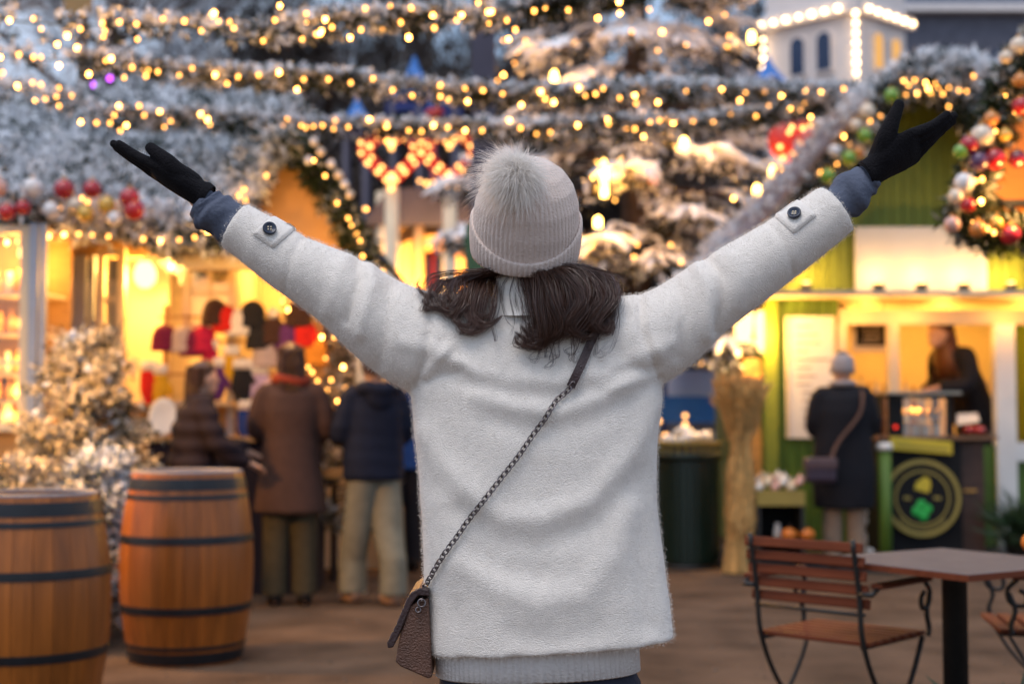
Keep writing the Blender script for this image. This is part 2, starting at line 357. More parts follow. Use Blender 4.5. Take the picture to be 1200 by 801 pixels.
garland("light_garland", "lowest snowy fir garland with warm lights, hanging just above the raised hands", "light garland",
        [(-40, 95), (60, 114), (140, 138), (240, 140), (330, 147), (420, 150), (520, 152), (620, 152), (720, 149), (800, 145), (880, 138), (960, 126), (1020, 112)], 10.2, .105,
        [(3, 85), (20, 101), (38, 97), (48, 99), (69, 103), (84, 112), (53, 116), (66, 113), (69, 124), (113, 144), (129, 144), (148, 147), (141, 153), (134, 135), (139, 124), (163, 124), (169, 135), (187, 131), (200, 142), (235, 134), (243, 140), (246, 146), (332, 148), (336, 140), (353, 147), (367, 148), (378, 147), (391, 151), (408, 149), (433, 140), (453, 148), (479, 153), (494, 154), (508, 147), (525, 149), (545, 153), (565, 153), (597, 141), (610, 150), (645, 155), (677, 147), (712, 140), (713, 145), (734, 150), (744, 151), (754, 160), (762, 143), (773, 141), (781, 140), (789, 144), (812, 143), (836, 143), (856, 135), (886, 136), (901, 124), (926, 127), (943, 120), (938, 128), (950, 137)],
        Ys=[10.2] * 8 + [10.4, 10.8, 11.2, 11.6, 11.7], snowy=.6, thin=((60, 260), (.3, 1)), extra=14)

# ------------------------------------------------------------------ market stall with flocked roof on the left
YA = 10.4
def xz(px, py, Y): p = W(px, py, Y); return p.x, p.z
x0, x1 = WX(-190, YA), WX(278, YA); zE = WZ(282, YA); zR = WZ(128, 12.8)
stA = thing("market_stall", "cream market stall with brightly lit open front under a snow flocked fir roof", "market stall", ((x0 + x1) / 2, YA, 0))
g = MB(); g.span(x0, x1, 13.4, 13.46, 0, zE); g.span(x0, x0 + .06, YA, 13.4, 0, zE); g.span(x1 - .06, x1, YA, 13.4, 0, zE); g.build("wall", M['cream'], stA, smooth=False)
g = MB(); g.span(x0, x1, YA - .02, YA + .04, 0, WZ(476, YA)); g.build("front_panel", M['plank'], stA, smooth=False)
g = MB(); g.span(x0, x1, YA - .25, YA + .5, WZ(476, YA) + .003, WZ(470, YA)); g.build("counter", M['cream'], stA, smooth=False)
g = MB(); g.span(x0, x1, YA - .05, YA + .05, WZ(302, YA), zE + .05); g.build("frieze", M['plank'], stA, smooth=False)
g = MB(); g.add([(x0 - .1, 9.75, zE + .02), (x1 + .1, 9.75, zE + .02), (x1 + .1, 13.0, zR), (x0 - .1, 13.0, zR)], quads=[(0, 1, 2, 3)]); g.add([(x0 - .1, 13.0, zR), (x1 + .1, 13.0, zR), (x1 + .1, 15.6, zE), (x0 - .1, 15.6, zE)], quads=[(0, 1, 2, 3)])
rf = g.build("roof", M['slate'], stA, smooth=False); sl = rf.modifiers.new("t", 'SOLIDIFY'); sl.thickness = .06
g = MB(); cover(g, [(x0 - .1, 9.7, zE), (x1 + .1, 9.7, zE), (x1 + .1, 13.0, zR), (x0 - .1, 13.0, zR)], 5200, 12, .16, .085, .02, .16); g.build("fir_thatch", M['fir_roof'], rf)
for a, b in ((88, 101), (107, 112), (268, 276)):
    g = MB(); g.span(WX(a, YA), WX(b, YA), YA - .09, YA - .03, 0, WZ(300, YA)); g.build("post", M['greyblue'], stA, smooth=False)
def casement(parent, a, b, top, bot, Y, nx, ny, mt, t=.05):
    g = MB(); X0, X1, Z0, Z1 = WX(a, Y), WX(b, Y), WZ(bot, Y), WZ(top, Y); w = .055
    g.span(X0, X0 + w, Y - t, Y, Z0, Z1); g.span(X1 - w, X1, Y - t, Y, Z0, Z1); g.span(X0 + w, X1 - w, Y - t, Y, Z1 - w, Z1); g.span(X0 + w, X1 - w, Y - t, Y, Z0, Z0 + w)
    for i in range(1, nx): x = X0 + (X1 - X0) * i / nx; g.span(x - .014, x + .014, Y - t * .8, Y - .008, Z0 + w, Z1 - w)
    for j in range(1, ny): z = Z0 + (Z1 - Z0) * j / ny; g.span(X0 + w, X1 - w, Y - t * .7, Y - .012, z - .014, z + .014)
    f = g.build("window", mt, parent, smooth=False)
    g = MB(); g.span(X0 + w * .8, X1 - w * .8, Y - t * .45, Y - t * .45 + .005, Z0 + w * .8, Z1 - w * .8); g.build("pane", M['glass'], f, smooth=False); return f
gl = bpy.data.materials.new("window_glass"); gl.use_nodes = True; gn = gl.node_tree.nodes; gt = gn.new("ShaderNodeBsdfTransparent"); gg = gn.new("ShaderNodeBsdfGlossy"); gg.inputs["Roughness"].default_value = .04; gx = gn.new("ShaderNodeMixShader"); gx.inputs[0].default_value = .07; gl.node_tree.links.new(gt.outputs[0], gx.inputs[1]); gl.node_tree.links.new(gg.outputs[0], gx.inputs[2]); gl.node_tree.links.new(gx.outputs[0], gn["Material Output"].inputs[0])
M['glass'] = gl
casement(stA, 113, 146, 292, 470, YA - .1, 1, 3, M['cream']); casement(stA, 214, 276, 300, 388, YA - .1, 2, 2, M['cream'])
g = MB(); g.span(WX(147, 10.9), WX(196, 10.9), 10.9, 10.95, 0.9, WZ(300, 10.9)); g.build("door_panel", M['cream'], stA, smooth=False)
g = MB(); g.span(WX(196, 11.3), WX(330, 11.3), 11.3, 11.35, .3, WZ(290, 11.3)); g.build("back_panel", M['cream'], stA, smooth=False)
def point(name, loc, watts, col=(1, .47, .09), r=.06, parent=None):
    l = bpy.data.lights.new(name, 'POINT'); l.energy = watts * 1.9; l.color = col; l.shadow_soft_size = r
    o = bpy.data.objects.new(name, l); C.objects.link(o); o.location = loc
    if parent is not None: o.parent = parent; o.location = Vector(loc) - Vector(ORG[parent.name])
    return o
def glass_lamp(px, py, Y, r, label, watts, group=None):
    p = W(px, py, Y); t = thing("pendant_lamp", label, "lamp", tuple(p), group)
    g = MB(); g.lathe([(r * .35, r * 1.25), (r * .75, r * .9), (r, .1 * r), (r * .9, -.6 * r), (r * .45, -1.1 * r), (.002, -1.2 * r)], tuple(p), 20); g.build("lamp_globe", M['lampglass'], t)
    g = MB(); g.lathe([(r * .42, r * 1.2), (r * .3, r * 1.6), (.012, r * 1.75), (.01, r * 2.6)], tuple(p), 12); g.build("lamp_cap", M['iron'], t)
    point("lamp_light", p + Vector((0, -r - .1, -.05)), watts * 2.2, r=.08, parent=t); return t
glass_lamp(170, 322, 10.62, .085, "large glowing globe lamp hanging before the cream door of the left stall", 13)
glass_lamp(207, 306, 10.45, .055, "small glowing globe lamp hanging beside the stall window with four panes", 9)
glass_lamp(30, 296, 9.75, .05, "warm globe lamp hanging inside the top of the glazed display cabinet", 5)

# glazed display cabinet at the left edge
YC = 9.4
cab = thing("display_cabinet", "glazed display cabinet with lit shelves and blue grey corner post at the stall front", "cabinet", (WX(0, YC), YC, 0))
X0, X1, Zb, Zt = WX(-70, YC), WX(52, YC), WZ(507, YC), WZ(263, YC)
g = MB(); g.span(X0, X1, YC + .5, YC + .53, Zb, Zt); g.span(X0, X0 + .03, YC, YC + .5, Zb, Zt); g.span(X0 + .03, X1, YC + .02, YC + .5, Zb, Zb + .03); g.span(X0 + .03, X1, YC + .02, YC + .5, Zt - .03, Zt); g.build("case", M['plank'], cab, smooth=False)
g = MB(); g.span(X0, X1, YC + .03, YC + .48, 0, Zb - .002); g.build("plinth", M['plank'], cab, smooth=False)
for py in (345, 440, 472, 392):
    g = MB(); g.span(X0 + .03, X1 - .02, YC + .08, YC + .5, WZ(py, YC), WZ(py, YC) + .02); g.build("shelf", M['cream'], cab, smooth=False)
casement(cab, -70, 33, 265, 505, YC + .01, 2, 3, M['cream'])
for a, b in ((34, 44), (47, 53)):
    g = MB(); g.span(WX(a, YC), WX(b, YC), YC - .06, YC + .0, Zb, Zt); g.build("corner_post", M['greyblue'], cab, smooth=False)
cols = [("cream", (.7, .6, .42)), ("white", (.75, .72, .66)), ("amber", (.6, .3, .06)), ("brown", (.2, .1, .05))]
for k, (cn, cc_) in enumerate(cols): M['jar_' + cn] = mat(cn + "_glaze", cc_, .3, .1, 8)
for row, py in enumerate((345, 392, 440, 472, 504)):
    for j, px in enumerate((-8, 6, 19)):
        cn = cols[(row * 2 + j) % 4][0]; r = .028 + .012 * ((row + j) % 3)
        z = WZ(py, YC) + (.021 if py < 500 else .031); x = WX(px + (row % 2) * 3, YC + .2); prof = [(r * .6, 0), (r, .03), (r * 1.02, .08), (r * .6, .12), (r * .62, .15)] if (row + j) % 2 else [(r * .8, 0), (r * .85, .09), (r * .3, .12), (r * .28, .17)]
        jr = MB(); jr.lathe([(a, b + z) for a, b in prof], (x, YC + .22, 0), 16)
        single(jr, "jar", M['jar_' + cn], "%s ceramic jar, %s of three on the %s lit cabinet shelf" % (cn, ("leftmost", "middle one", "rightmost")[j], ("top", "second", "third", "fourth", "bottom")[row]), "jar", group="ceramic jars in the display cabinet")

for k_, py in enumerate((372, 418, 458, 490)): point('shelf_fill', W(20, py, YC + .12), 2.6, r=.05, parent=cab)  # added points that brighten the cabinet shelves, no fittings behind them
glass_lamp(-50, 318, 7.3, .09, 'added unseen globe lamp beyond the left edge, warming the flocked firs', 46)  # added out of view to turn the fir fronts golden
# eave garland with baubles
garland("eave_garland", "thick snowy fir garland with bulbs and baubles along the left stall's eave", "garland", [(-40, 250), (20, 250), (80, 252), (150, 258), (220, 268), (300, 280)], 9.55, .17,
        [(57, 277), (75, 275), (92, 274), (108, 275), (127, 277), (210, 281), (244, 271), (20, 283), (36, 281), (8, 284), (168, 280), (188, 282), (228, 278), (96, 232), (70, 243), (102, 237), (128, 244)], dens=420, group=None, key='fir_roof', snowy=.35)
for nm, c_ in (("red", (.42, .012, .02)), ("dark_red", (.16, .008, .02)), ("cream", (.72, .60, .46)), ("white", (.72, .70, .70)), ("orange", (.62, .24, .05)), ("purple", (.09, .035, .10)), ("green", (.16, .34, .03)), ("pink", (.62, .36, .30)), ("gold", (.70, .42, .06))):
    M['bb_' + nm] = mat(nm + "_bauble", c_, .22, .05, 10, spec=.6, coat=.4)
def bauble(px, py, Y, rpx, col, label, group):
    p = W(px, py, Y); r = rpx * Y / FPX; t = thing("bauble", label, "bauble", tuple(p), group)
    g = MB(); g.ell(tuple(p), r, 18, 12); g.build("ball", M['bb_' + col], t)
    g = MB(); g.lathe([(r * .24, r * .93), (r * .24, r * 1.16), (r * .08, r * 1.2)], tuple(p), 10); g.torus(arr(p) + arr((0, 0, r * 1.3)), r * .13, r * .03, 10, 5, arr(Matrix.Rotation(R(90), 3, 'X'))); g.build("cap", M['jar_amber'], t)
GA = "baubles hanging in the left stall's eave garland"
for px, py, r, c_, lb in ((8, 248, 10, "red", "red bauble at the left end of the eave garland, beside another red one"), (27, 243, 9, "red", "second red bauble from the left end of the eave garland"), (75, 222, 12, "red", "glossy red bauble high in the eave garland, left one of two"),
        (108, 222, 11, "red", "glossy red bauble high in the eave garland, right one of two"), (152, 232, 12, "red", "upper red bauble of the close pair over the stall doorway"), (157, 246, 12, "red", "lower red bauble of the close pair over the stall doorway"),
        (38, 220, 12, "white", "frosted white bauble high in the garland above the cabinet"), (60, 246, 10, "white", "frosted white bauble low in the garland just right of the cabinet post"), (88, 240, 9, "cream", "cream bauble tucked between the two high red baubles of the eave"), (125, 240, 10, "gold", "gold bauble just left of the close red pair on the eave"),
        (-2, 220, 11, "pink", "pink bauble cut by the left edge above the red ones"), (100, 250, 10, "gold", "gold bauble hanging low in the middle of the eave garland"), (134, 256, 9, "white", "frosted white bauble below the gold one on the eave")):
    bauble(px, py, 9.3, r, c_, lb, GA)

# ------------------------------------------------------------------ gabled stall beside it
YB = 9.9
stB = thing("gabled_stall", "small stall with orange lit gable board edged by a bauble trimmed fir garland", "market stall", (WX(335, YB), YB + .8, 0))
apx, apz = xz(342, 172, YB); lx, lz = xz(228, 302, YB); rx_, rz_ = xz(438, 302, YB)
g = MB(); g.prism([(lx, lz), (rx_, lz), (apx, apz)], YB, YB + .05); g.build("gable_board", mat("apricot_board", (.60, .33, .12), .55, .06, 3, .1, 40), stB, smooth=False)
g = MB(); g.span(lx - .05, rx_ + .05, YB - .12, YB + .0, lz - .09, lz - .003); g.build("lintel", M['cream'], stB, smooth=False)
for a, b in ((418, 430),):
    g = MB(); g.span(WX(a, YB), WX(b, YB), YB - .04, YB + .06, 0, lz - .092); g.build("post", M['cream'], stB, smooth=False)
g = MB(); g.span(lx + .2, rx_, YB + 1.6, YB + 1.65, 0, lz); g.build("back_wall", M['cream'], stB, smooth=False)
g = MB(); g.span(lx + .25, rx_ - .05, YB + .1, YB + .6, .78, .84); g.build("counter", M['plank'], stB, smooth=False)
g = MB()
for (ax, az) in ((lx - .12, lz - .12), (rx_ + .12, lz - .12)):
    g.add([(apx, YB - .15, apz + .08), (ax, YB - .15, az + .08), (ax, YB + 2.2, az + .08), (apx, YB + 2.2, apz + .08)], quads=[(0, 1, 2, 3)])
rf = g.build("roof", M['slate'], stB, smooth=False); sl = rf.modifiers.new("t", 'SOLIDIFY'); sl.thickness = .05
g = MB(); cover(g, [(lx - .15, YB - .2, lz), (lx - .15, YB + 2.2, lz), (apx, YB + 2.2, apz + .1), (apx, YB - .2, apz + .1)], 1500, 12, .14, .08, .02, .1); g.build("fir_thatch", M['fir_roof'], rf)
garland("gable_garland", "dark fir garland with small bulbs down the right slope of the orange gable", "garland", [(328, 160), (350, 176), (378, 215), (405, 258), (428, 298), (436, 318)], YB - .22, .13,
        [(408, 256), (412, 264), (418, 274), (422, 282), (381, 206), (367, 188), (430, 245), (395, 238), (425, 300)], dens=420, group="fir garlands along the orange gable", key='fir_green')
garland("gable_garland", "snowy fir garland with bulbs down the left slope of the orange gable", "garland", [(338, 160), (316, 186), (296, 220), (270, 256), (238, 290)], YB - .22, .12,
        [(280, 229), (286, 222), (312, 206), (288, 234), (262, 256), (240, 288), (248, 268)], dens=380, group="fir garlands along the orange gable", key='fir_roof', snowy=.3)
GB = "frosted baubles on the orange gable's garland"
for k, (px, py) in enumerate(((368, 166), (376, 178), (388, 192), (397, 205), (404, 216), (410, 228), (362, 188))):
    bauble(px, py, YB - .42, 5.5, ("white", "cream")[k % 2], "frosted %s bauble on the orange gable's right garland, %s from the top" % (("white", "cream")[k % 2], ("topmost", "second", "third", "fourth", "fifth", "sixth", "second inner one")[k]), GB)
point("gable_light", W(330, 318, YB - .7), 11, (1, .50, .12), .08, stB)
point("stall_light", W(345, 320, YB + .9), 17, (1, .45, .08), .08, stB)

# ------------------------------------------------------------------ the woman with raised arms
YW = 2.92
def m_wool():
    m = mat("white_boucle_wool", (.93, .855, .77), .92, .05, 60, 0, sheen=.35, spec=.15); nt = m.node_tree; N = nt.nodes; L = nt.links
    p = N["Principled BSDF"]; tc = N.new("ShaderNodeTexCoord"); mp = N.new("ShaderNodeMapping"); mp.inputs["Scale"].default_value = (1, 1, 1.7); L.new(tc.outputs["Object"], mp.inputs[0])
    n1 = N.new("ShaderNodeTexNoise"); n1.inputs["Scale"].default_value = 180; n1.inputs["Detail"].default_value = 3; L.new(mp.outputs[0], n1.inputs["Vector"])
    v1 = N.new("ShaderNodeTexVoronoi"); v1.inputs["Scale"].default_value = 330; L.new(mp.outputs[0], v1.inputs["Vector"])
    ad = N.new("ShaderNodeMath"); ad.operation = 'SUBTRACT'; L.new(n1.outputs["Fac"], ad.inputs[0]); L.new(v1.outputs["Distance"], ad.inputs[1])
    b = N.new("ShaderNodeBump"); b.inputs["Strength"].default_value = .6; b.inputs["Distance"].default_value = .003; L.new(ad.outputs[0], b.inputs["Height"]); L.new(b.outputs[0], p.inputs["Normal"])
    return m
M['wool'] = m_wool()
M['knit'] = mat("oatmeal_knit", (.82, .67, .585), .9, .06, 30, .5, 260, sheen=.3, spec=.15)
M['knit_white'] = mat("white_rib_knit", (.72, .67, .63), .9, .05, 30, .4, 260, spec=.15)
M['fur'] = mat("cream_fur", (.97, .92, .87), .8, .06, 20, island=.16, sheen=.2)
_n = M['fur'].node_tree; _p = _n.nodes["Principled BSDF"]; _t = _n.nodes.new("ShaderNodeBsdfTranslucent"); _t.inputs[0].default_value = (.97, .92, .86, 1); _x = _n.nodes.new("ShaderNodeMixShader"); _x.inputs[0].default_value = .45
_n.links.new(_p.outputs[0], _x.inputs[1]); _n.links.new(_t.outputs[0], _x.inputs[2]); _n.links.new(_x.outputs[0], _n.nodes["Material Output"].inputs[0])   # thin hairs let light through
M['hair'] = mat("dark_brown_hair", (.078, .034, .021), .36, .2, 12, island=.5, spec=.55)
M['glove'] = mat("black_knit_glove", (.009, .008, .010), .95, .2, 40, .5, 220, spec=.2)
M['shirt'] = mat("slate_jersey", (.10, .115, .16), .85, .12, 20, .3, 120, spec=.2)
M['skin'] = mat("skin", (.56, .33, .23), .5, .06, 15)
M['navy_cloth'] = mat("dark_navy_cloth", (.012, .014, .030), .85, .2, 15, .3, 120)
M['leather'] = mat("brown_grained_leather", (.125, .056, .034), .45, .25, 40, .6, 260)
M['leather_dark'] = mat("dark_flap_leather", (.045, .022, .020), .38, .2, 30, .35, 240)
M['gunmetal'] = mat("gunmetal_chain", (.22, .19, .19), .32, .1, 20, metal=1.0)
M['button'] = mat("navy_horn_button", (.022, .03, .055), .25, .3, 90)

S3 = FPX / YW
def fr(px, py, Y=YW): return arr(W(px, py, Y))
wx0 = WX(640, YW)
woman = thing("person", "woman in white wool coat and pompom beanie seen from behind, both arms raised wide", "person", (wx0, YW, 0))

def ring(py, xl, xr, d, yc=YW, tilt=0., n=56, ex=.82, yb=0.):
    a = np.linspace(0, 2 * math.pi, n, endpoint=False)
    L_, R_ = fr(xl, py), fr(xr, py); cx = (L_[0] + R_[0]) / 2; hw = (R_[0] - L_[0]) / 2
    c = np.sign(np.cos(a)) * np.abs(np.cos(a)) ** ex; s = np.sign(np.sin(a)) * np.abs(np.sin(a)) ** ex
    return np.stack([cx + hw * c, yc + d * s, np.full(n, (L_[2] + R_[2]) / 2) + tilt * c + yb * (s < 0) * -s], 1)
T = MB()
rows = [(754, 502, 790, .150, .016), (735, 501, 788, .149, .012), (700, 499, 784, .147, .006), (650, 497, 777, .144, 0), (600, 494, 771, .140, 0), (550, 490, 769, .137, 0), (500, 486, 769, .134, 0),
        (460, 482, 773, .130, 0), (425, 482, 770, .126, 0), (400, 490, 764, .118, 0), (380, 505, 748, .108, 0), (362, 530, 725, .094, 0), (346, 566, 700, .076, 0), (334, 585, 688, .064, 0)]
T.rings([ring(a, b, c, d, tilt=t) for a, b, c, d, t in rows])
slL = [(610, 410, 56), (540, 408, 60), (500, 403, 60), (450, 378, 51), (400, 341, 43.5), (343, 309, 37.5), (310, 286, 34), (274, 263, 31)]
slR = [(640, 410, 58), (690, 410, 60), (735, 404, 59), (780, 386, 50), (822, 355, 42.5), (872, 321, 40), (925, 285, 36), (980, 244, 31.5)]
for sl in (slL, slR):
    pp = smooth_path([(*fr(a, b)[:3],) for a, b, _ in sl], 4); rr_ = np.interp(np.linspace(0, len(sl) - 1, len(pp)), range(len(sl)), [r / S3 for *_, r in sl])
    T.tube(pp, rr_, 28)
me = remesh(T, .0058, 7, .55)
V, Nn = me_arrays(me)
def plane(px, py, Y=2.8): q = W(px, py, Y); return (q.x, q.z)
def seg_dist(P, A, B):
    A, B = arr(A), arr(B); d = B - A; t = np.clip(((P - A) @ d) / (d @ d), 0, 1); q = A + t[:, None] * d
    return np.hypot(*(P - q).T)
folds = [  # soft drapes: polyline (photo bearings), height in mm, half width in px
    ([(520, 418), (554, 431), (595, 445), (653, 448), (690, 440)], 5, 11.5), ([(530, 440), (570, 455), (610, 463), (660, 465), (700, 452)], -5, 12),
    ([(560, 462), (601, 476), (653, 483), (706, 464), (742, 440), (770, 412)], 7.5, 13), ([(580, 492), (640, 505), (700, 490), (748, 460)], -5, 15),
    ([(494, 508), (520, 545), (548, 574), (589, 604), (636, 607), (694, 584), (741, 528), (771, 474)], 8.5, 15), ([(540, 600), (585, 634), (632, 638), (690, 616), (735, 572)], -6, 15), ([(560, 650), (590, 664), (632, 670)], -6, 16),
    ([(545, 660), (577, 685), (630, 705), (683, 695), (718, 650), (741, 597)], 8, 18), ([(752, 560), (757, 640), (762, 730)], -8, 17), ([(530, 700), (545, 735), (550, 760)], -4, 16), ([(520, 590), (530, 640), (532, 690)], 4, 16), ([(600, 740), (650, 746), (700, 738)], -4, 14),
    ([(500, 437), (512, 422), (526, 406)], 6, 6), ([(498, 446), (516, 438), (540, 434)], -5, 5), ([(774, 436), (745, 448), (718, 456)], 5, 7), ([(772, 428), (745, 430), (722, 436)], -4, 6),
    ([(482, 452), (496, 420), (503, 385), (500, 352)], -8, 5), ([(776, 440), (762, 410), (752, 380), (756, 340)], -8, 5),
    ([(414, 300), (418, 325), (402, 372)], -9, 6), ([(428, 306), (434, 330), (420, 388)], 9, 8), ([(400, 300), (392, 330), (378, 362)], 5, 9),
    ([(838, 296), (850, 318), (852, 352), (846, 384)], -10, 6), ([(824, 306), (833, 335), (832, 390)], 9, 8), ([(864, 296), (872, 322), (872, 356)], 6, 9),
    ([(800, 330), (806, 365), (800, 415)], -6, 8), ([(455, 330), (452, 370), (440, 424)], -6, 8), ([(470, 400), (520, 412), (560, 440)], 5, 9), ([(790, 400), (745, 416), (700, 445)], 5, 9),
    ([(350, 266), (338, 292), (324, 336)], -4, 4), ([(908, 252), (926, 280), (940, 316)], -4, 4), ([(300, 258), (290, 280), (280, 305)], 3, 9),
    ([(660, 360), (700, 372), (735, 368)], -4, 8), ([(545, 372), (580, 378), (610, 374)], -4, 9)]
PXZ = V[:, [0, 2]]; disp = np.zeros(len(V))
for pl, amp, w in folds:
    q = [plane(*p) for p in pl]; d = np.min([seg_dist(PXZ, q[i], q[i + 1]) for i in range(len(q) - 1)], axis=0)
    disp += amp * (.00095 if w > 11 else .00095) * np.exp(-(d / (w / 590)) ** 2)
disp *= np.clip(.35 - Nn[:, 1], 0, 1)
disp += .0024 * noise3(V * arr((1, 1, .8)), 17, 3) + .0008 * noise3(V, 70, 4)
V = V + Nn * disp[:, None]
coat_mb = me_mb(me, V)
solid = me_mb(me, V).mesh("probe"); BV = BVHTree.FromPolygons([tuple(v) for v in V], [tuple(p.vertices) for p in solid.polygons])
VN = me_arrays(solid)[1]
eye = Vector((0, 0, CAM_H))
def on_coat(px, py, off=.004):
    d = (W(px, py, YW) - eye).normalized(); h, n, _, _ = BV.ray_cast(eye, d)
    if h is None or h.y > YW + .05: h, n, _, _ = BV.find_nearest(W(px, py, YW - .02))
    return h + n * off, n
# short loose wool fibres standing off the cloth
k = rng.integers(0, len(V), 130000); dirs = VN[k] + rng.normal(size=(len(k), 3)) * .75; dirs[:, 2] -= .15
coat_mb.blades(V[k] + rng.normal(size=(len(k), 3)) * .002, dirs, .0035 + .005 * rng.random(len(k)) ** 2, .00055)
coat = coat_mb.build("coat", M['wool'], woman)
def patch(quad, nu, nv, off, thick):
    a, b, c_, d = [arr(p) for p in quad]; g = []
    for i in range(nu):
        for j in range(nv):
            u, v = i / (nu - 1), j / (nv - 1)
            p = (1 - u) * (1 - v) * a + u * (1 - v) * b + u * v * c_ + (1 - u) * v * d
            h, n = on_coat(p[0], p[1], off - (thick * .9 if i in (0, nu - 1) or j in (0, nv - 1) else 0)); g.append(h)
    q = [(i * nv + j, (i + 1) * nv + j, (i + 1) * nv + j + 1, i * nv + j + 1) for i in range(nu - 1) for j in range(nv - 1)]
    return MB().add([tuple(p) for p in g], quads=q)
for quad, bt in ((((295, 274), (320, 291), (352, 264), (326, 247)), (315, 271)), (((930, 274), (906, 252), (934, 231), (957, 253)), (932, 254))):
    tb = patch(quad, 14, 14, .0075, .006)
    cuff = tb.build("sleeve_tab", M['wool'], coat)
    p, n = on_coat(*bt, .012); rot = Vector(n).to_track_quat('Z', 'Y').to_matrix()
    b = MB(); prof = [(.0004, .0012), (.006, .0008), (.0092, .0022), (.0118, .0046), (.0136, .0042), (.0142, .002), (.0138, -.002), (.0004, -.003)]
    b.lathe(prof, n=28); b.V = [v @ arr(rot).T + arr(p) for v in b.V]
    bo = b.build("button", M['button'], coat)
    h = MB()
    for sx in (-1, 1):
        for sy in (-1, 1): h.lathe([(.0002, .0026), (.0018, .0022), (.0018, .0008)], (sx * .0028, sy * .0028, 0), 8)
    h.V = [v @ arr(rot).T + arr(p) for v in h.V]; h.build("button_thread", M['cream'], bo)
# collar standing round the neck
cm = MB(); n = 48; a = np.linspace(0, 2 * math.pi, n, endpoint=False); cc = fr(632, 340)
prof = [(368, 78, .012), (352, 68, .004), (336, 62, .0), (322, 60, -.004), (316, 60, -.004), (315, 56, 0), (322, 53, 0), (345, 54, 0)]
cm.rings([np.stack([cc[0] + w / S3 * np.cos(a), YW + .005 + (w / S3 * .92) * np.sin(a), np.full(n, WZ(py, YW)) + .012 * np.sin(a)], 1) for py, w, _ in prof], cap=False)
cv = np.concatenate(cm.V); cm.V = [cv + .0018 * noise3(cv, 60, 8)[:, None] * arr((1, 1, .4))]
cm.build("collar", M['wool'], coat)

# body under the clothes: head with a face, neck, trunk, arms, legs, one surface
bmb = MB(); hc = fr(618, 262)
tilt = Matrix.Rotation(R(22), 3, 'X')                       # chin lifted: crown leans back towards the viewer
def hd(x, y, z): return arr(tilt @ Vector((x, y, z))) + hc
bmb.ell(hc, (.078, .098, .112), 24, 16, tilt)
bmb.ell(hd(0, .045, -.075), (.052, .05, .055), 16, 10)
bmb.tube([hd(0, .088, .015), hd(0, .108, -.02), hd(0, .098, -.03)], [.009, .015, .010], 10, round_ends=True)
bmb.ell(hd(0, .094, -.058), (.024, .010, .008)); bmb.ell(hd(0, .094, -.069), (.02, .010, .007))
for s in (-1, 1):
    bmb.ell(hd(s * .08, -.005, -.015), (.012, .02, .032)); bmb.ell(hd(s * .032, .086, .012), (.015, .012, .010)); bmb.ell(hd(s * .032, .09, .034), (.022, .010, .007))
bmb.tube([hd(0, -.01, -.06), fr(634, 345), fr(638, 380)], [.056, .056, .075], 18, round_ends=True)
bmb.rings([ring(py, xl, xr, d) for py, xl, xr, d in ((800, 532, 740, .10), (740, 525, 745, .105), (640, 545, 720, .095), (520, 525, 735, .105), (430, 520, 740, .10), (385, 560, 710, .085), (355, 600, 675, .06))])
for sl, wr in ((slL, (234, 232)), (slR, (1019, 205))):
    bmb.tube([fr(*sl[2][:2]), fr(*sl[3][:2]), fr(*sl[5][:2]), fr(*sl[6][:2]), fr(*sl[7][:2]), fr(*wr)], [.055, .05, .042, .04, .034, .025], 14, round_ends=True)
hipz = WZ(795, YW)
for s in (-1, 1):
    hx = wx0 + s * .085
    bmb.tube([(hx, YW, hipz + .02), (hx, YW, hipz - .18), (hx + s * .012, YW + .01, .46), (hx + s * .015, YW - .01, .3), (hx + s * .015, YW, .09)], [.088, .08, .058, .055, .038], 14, round_ends=True)
    bmb.tube([(hx + s * .015, YW - .02, .05), (hx + s * .02, YW + .1, .04), (hx + s * .022, YW + .17, .03)], [.038, .036, .026], 10, round_ends=True)
body_me = remesh(bmb, .009, 3, .5); link("body", me_mb(body_me).mesh("body"), M['skin'], woman).data.transform(Matrix.Translation((-wx0, -YW, 0)))

# jersey cuffs, wrinkled
def cuff(path, wrn, seed):
    pp = smooth_path([fr(a, b, YW - .002) for a, b, _ in path], 10); rr_ = np.interp(np.linspace(0, len(path) - 1, len(pp)), range(len(path)), [r / S3 for *_, r in path])
    m_ = MB(); m_.tube(pp, rr_, 40, cap=False); v = np.concatenate(m_.V); c0 = np.repeat(pp, 40, axis=0); r_ = v - c0; r_ /= np.linalg.norm(r_, axis=1)[:, None] + 1e-9
    t = np.repeat(np.linspace(0, 1, len(pp)), 40); ang = np.tile(np.linspace(0, 6.283, 40, endpoint=False), len(pp))
    m_.V = [v + r_ * (.0034 * np.sin(t * 15 + 1.9 * np.sin(ang + seed) + seed) + .0012 * np.sin(t * 31 - 2.4 * np.cos(ang * 2 + seed)))[:, None]]
    return m_.build("jersey_cuff", M['shirt'], woman)
cuff([(288, 272, 25), (270, 260, 25), (255, 252, 25), (246, 246, 25), (240, 241, 22), (244, 243, 17)], 1, .5)
cuff([(968, 253, 23), (984, 238, 23), (996, 228, 25), (1008, 215, 22), (1016, 208, 17), (1013, 210, 12)], 1, 2.1)
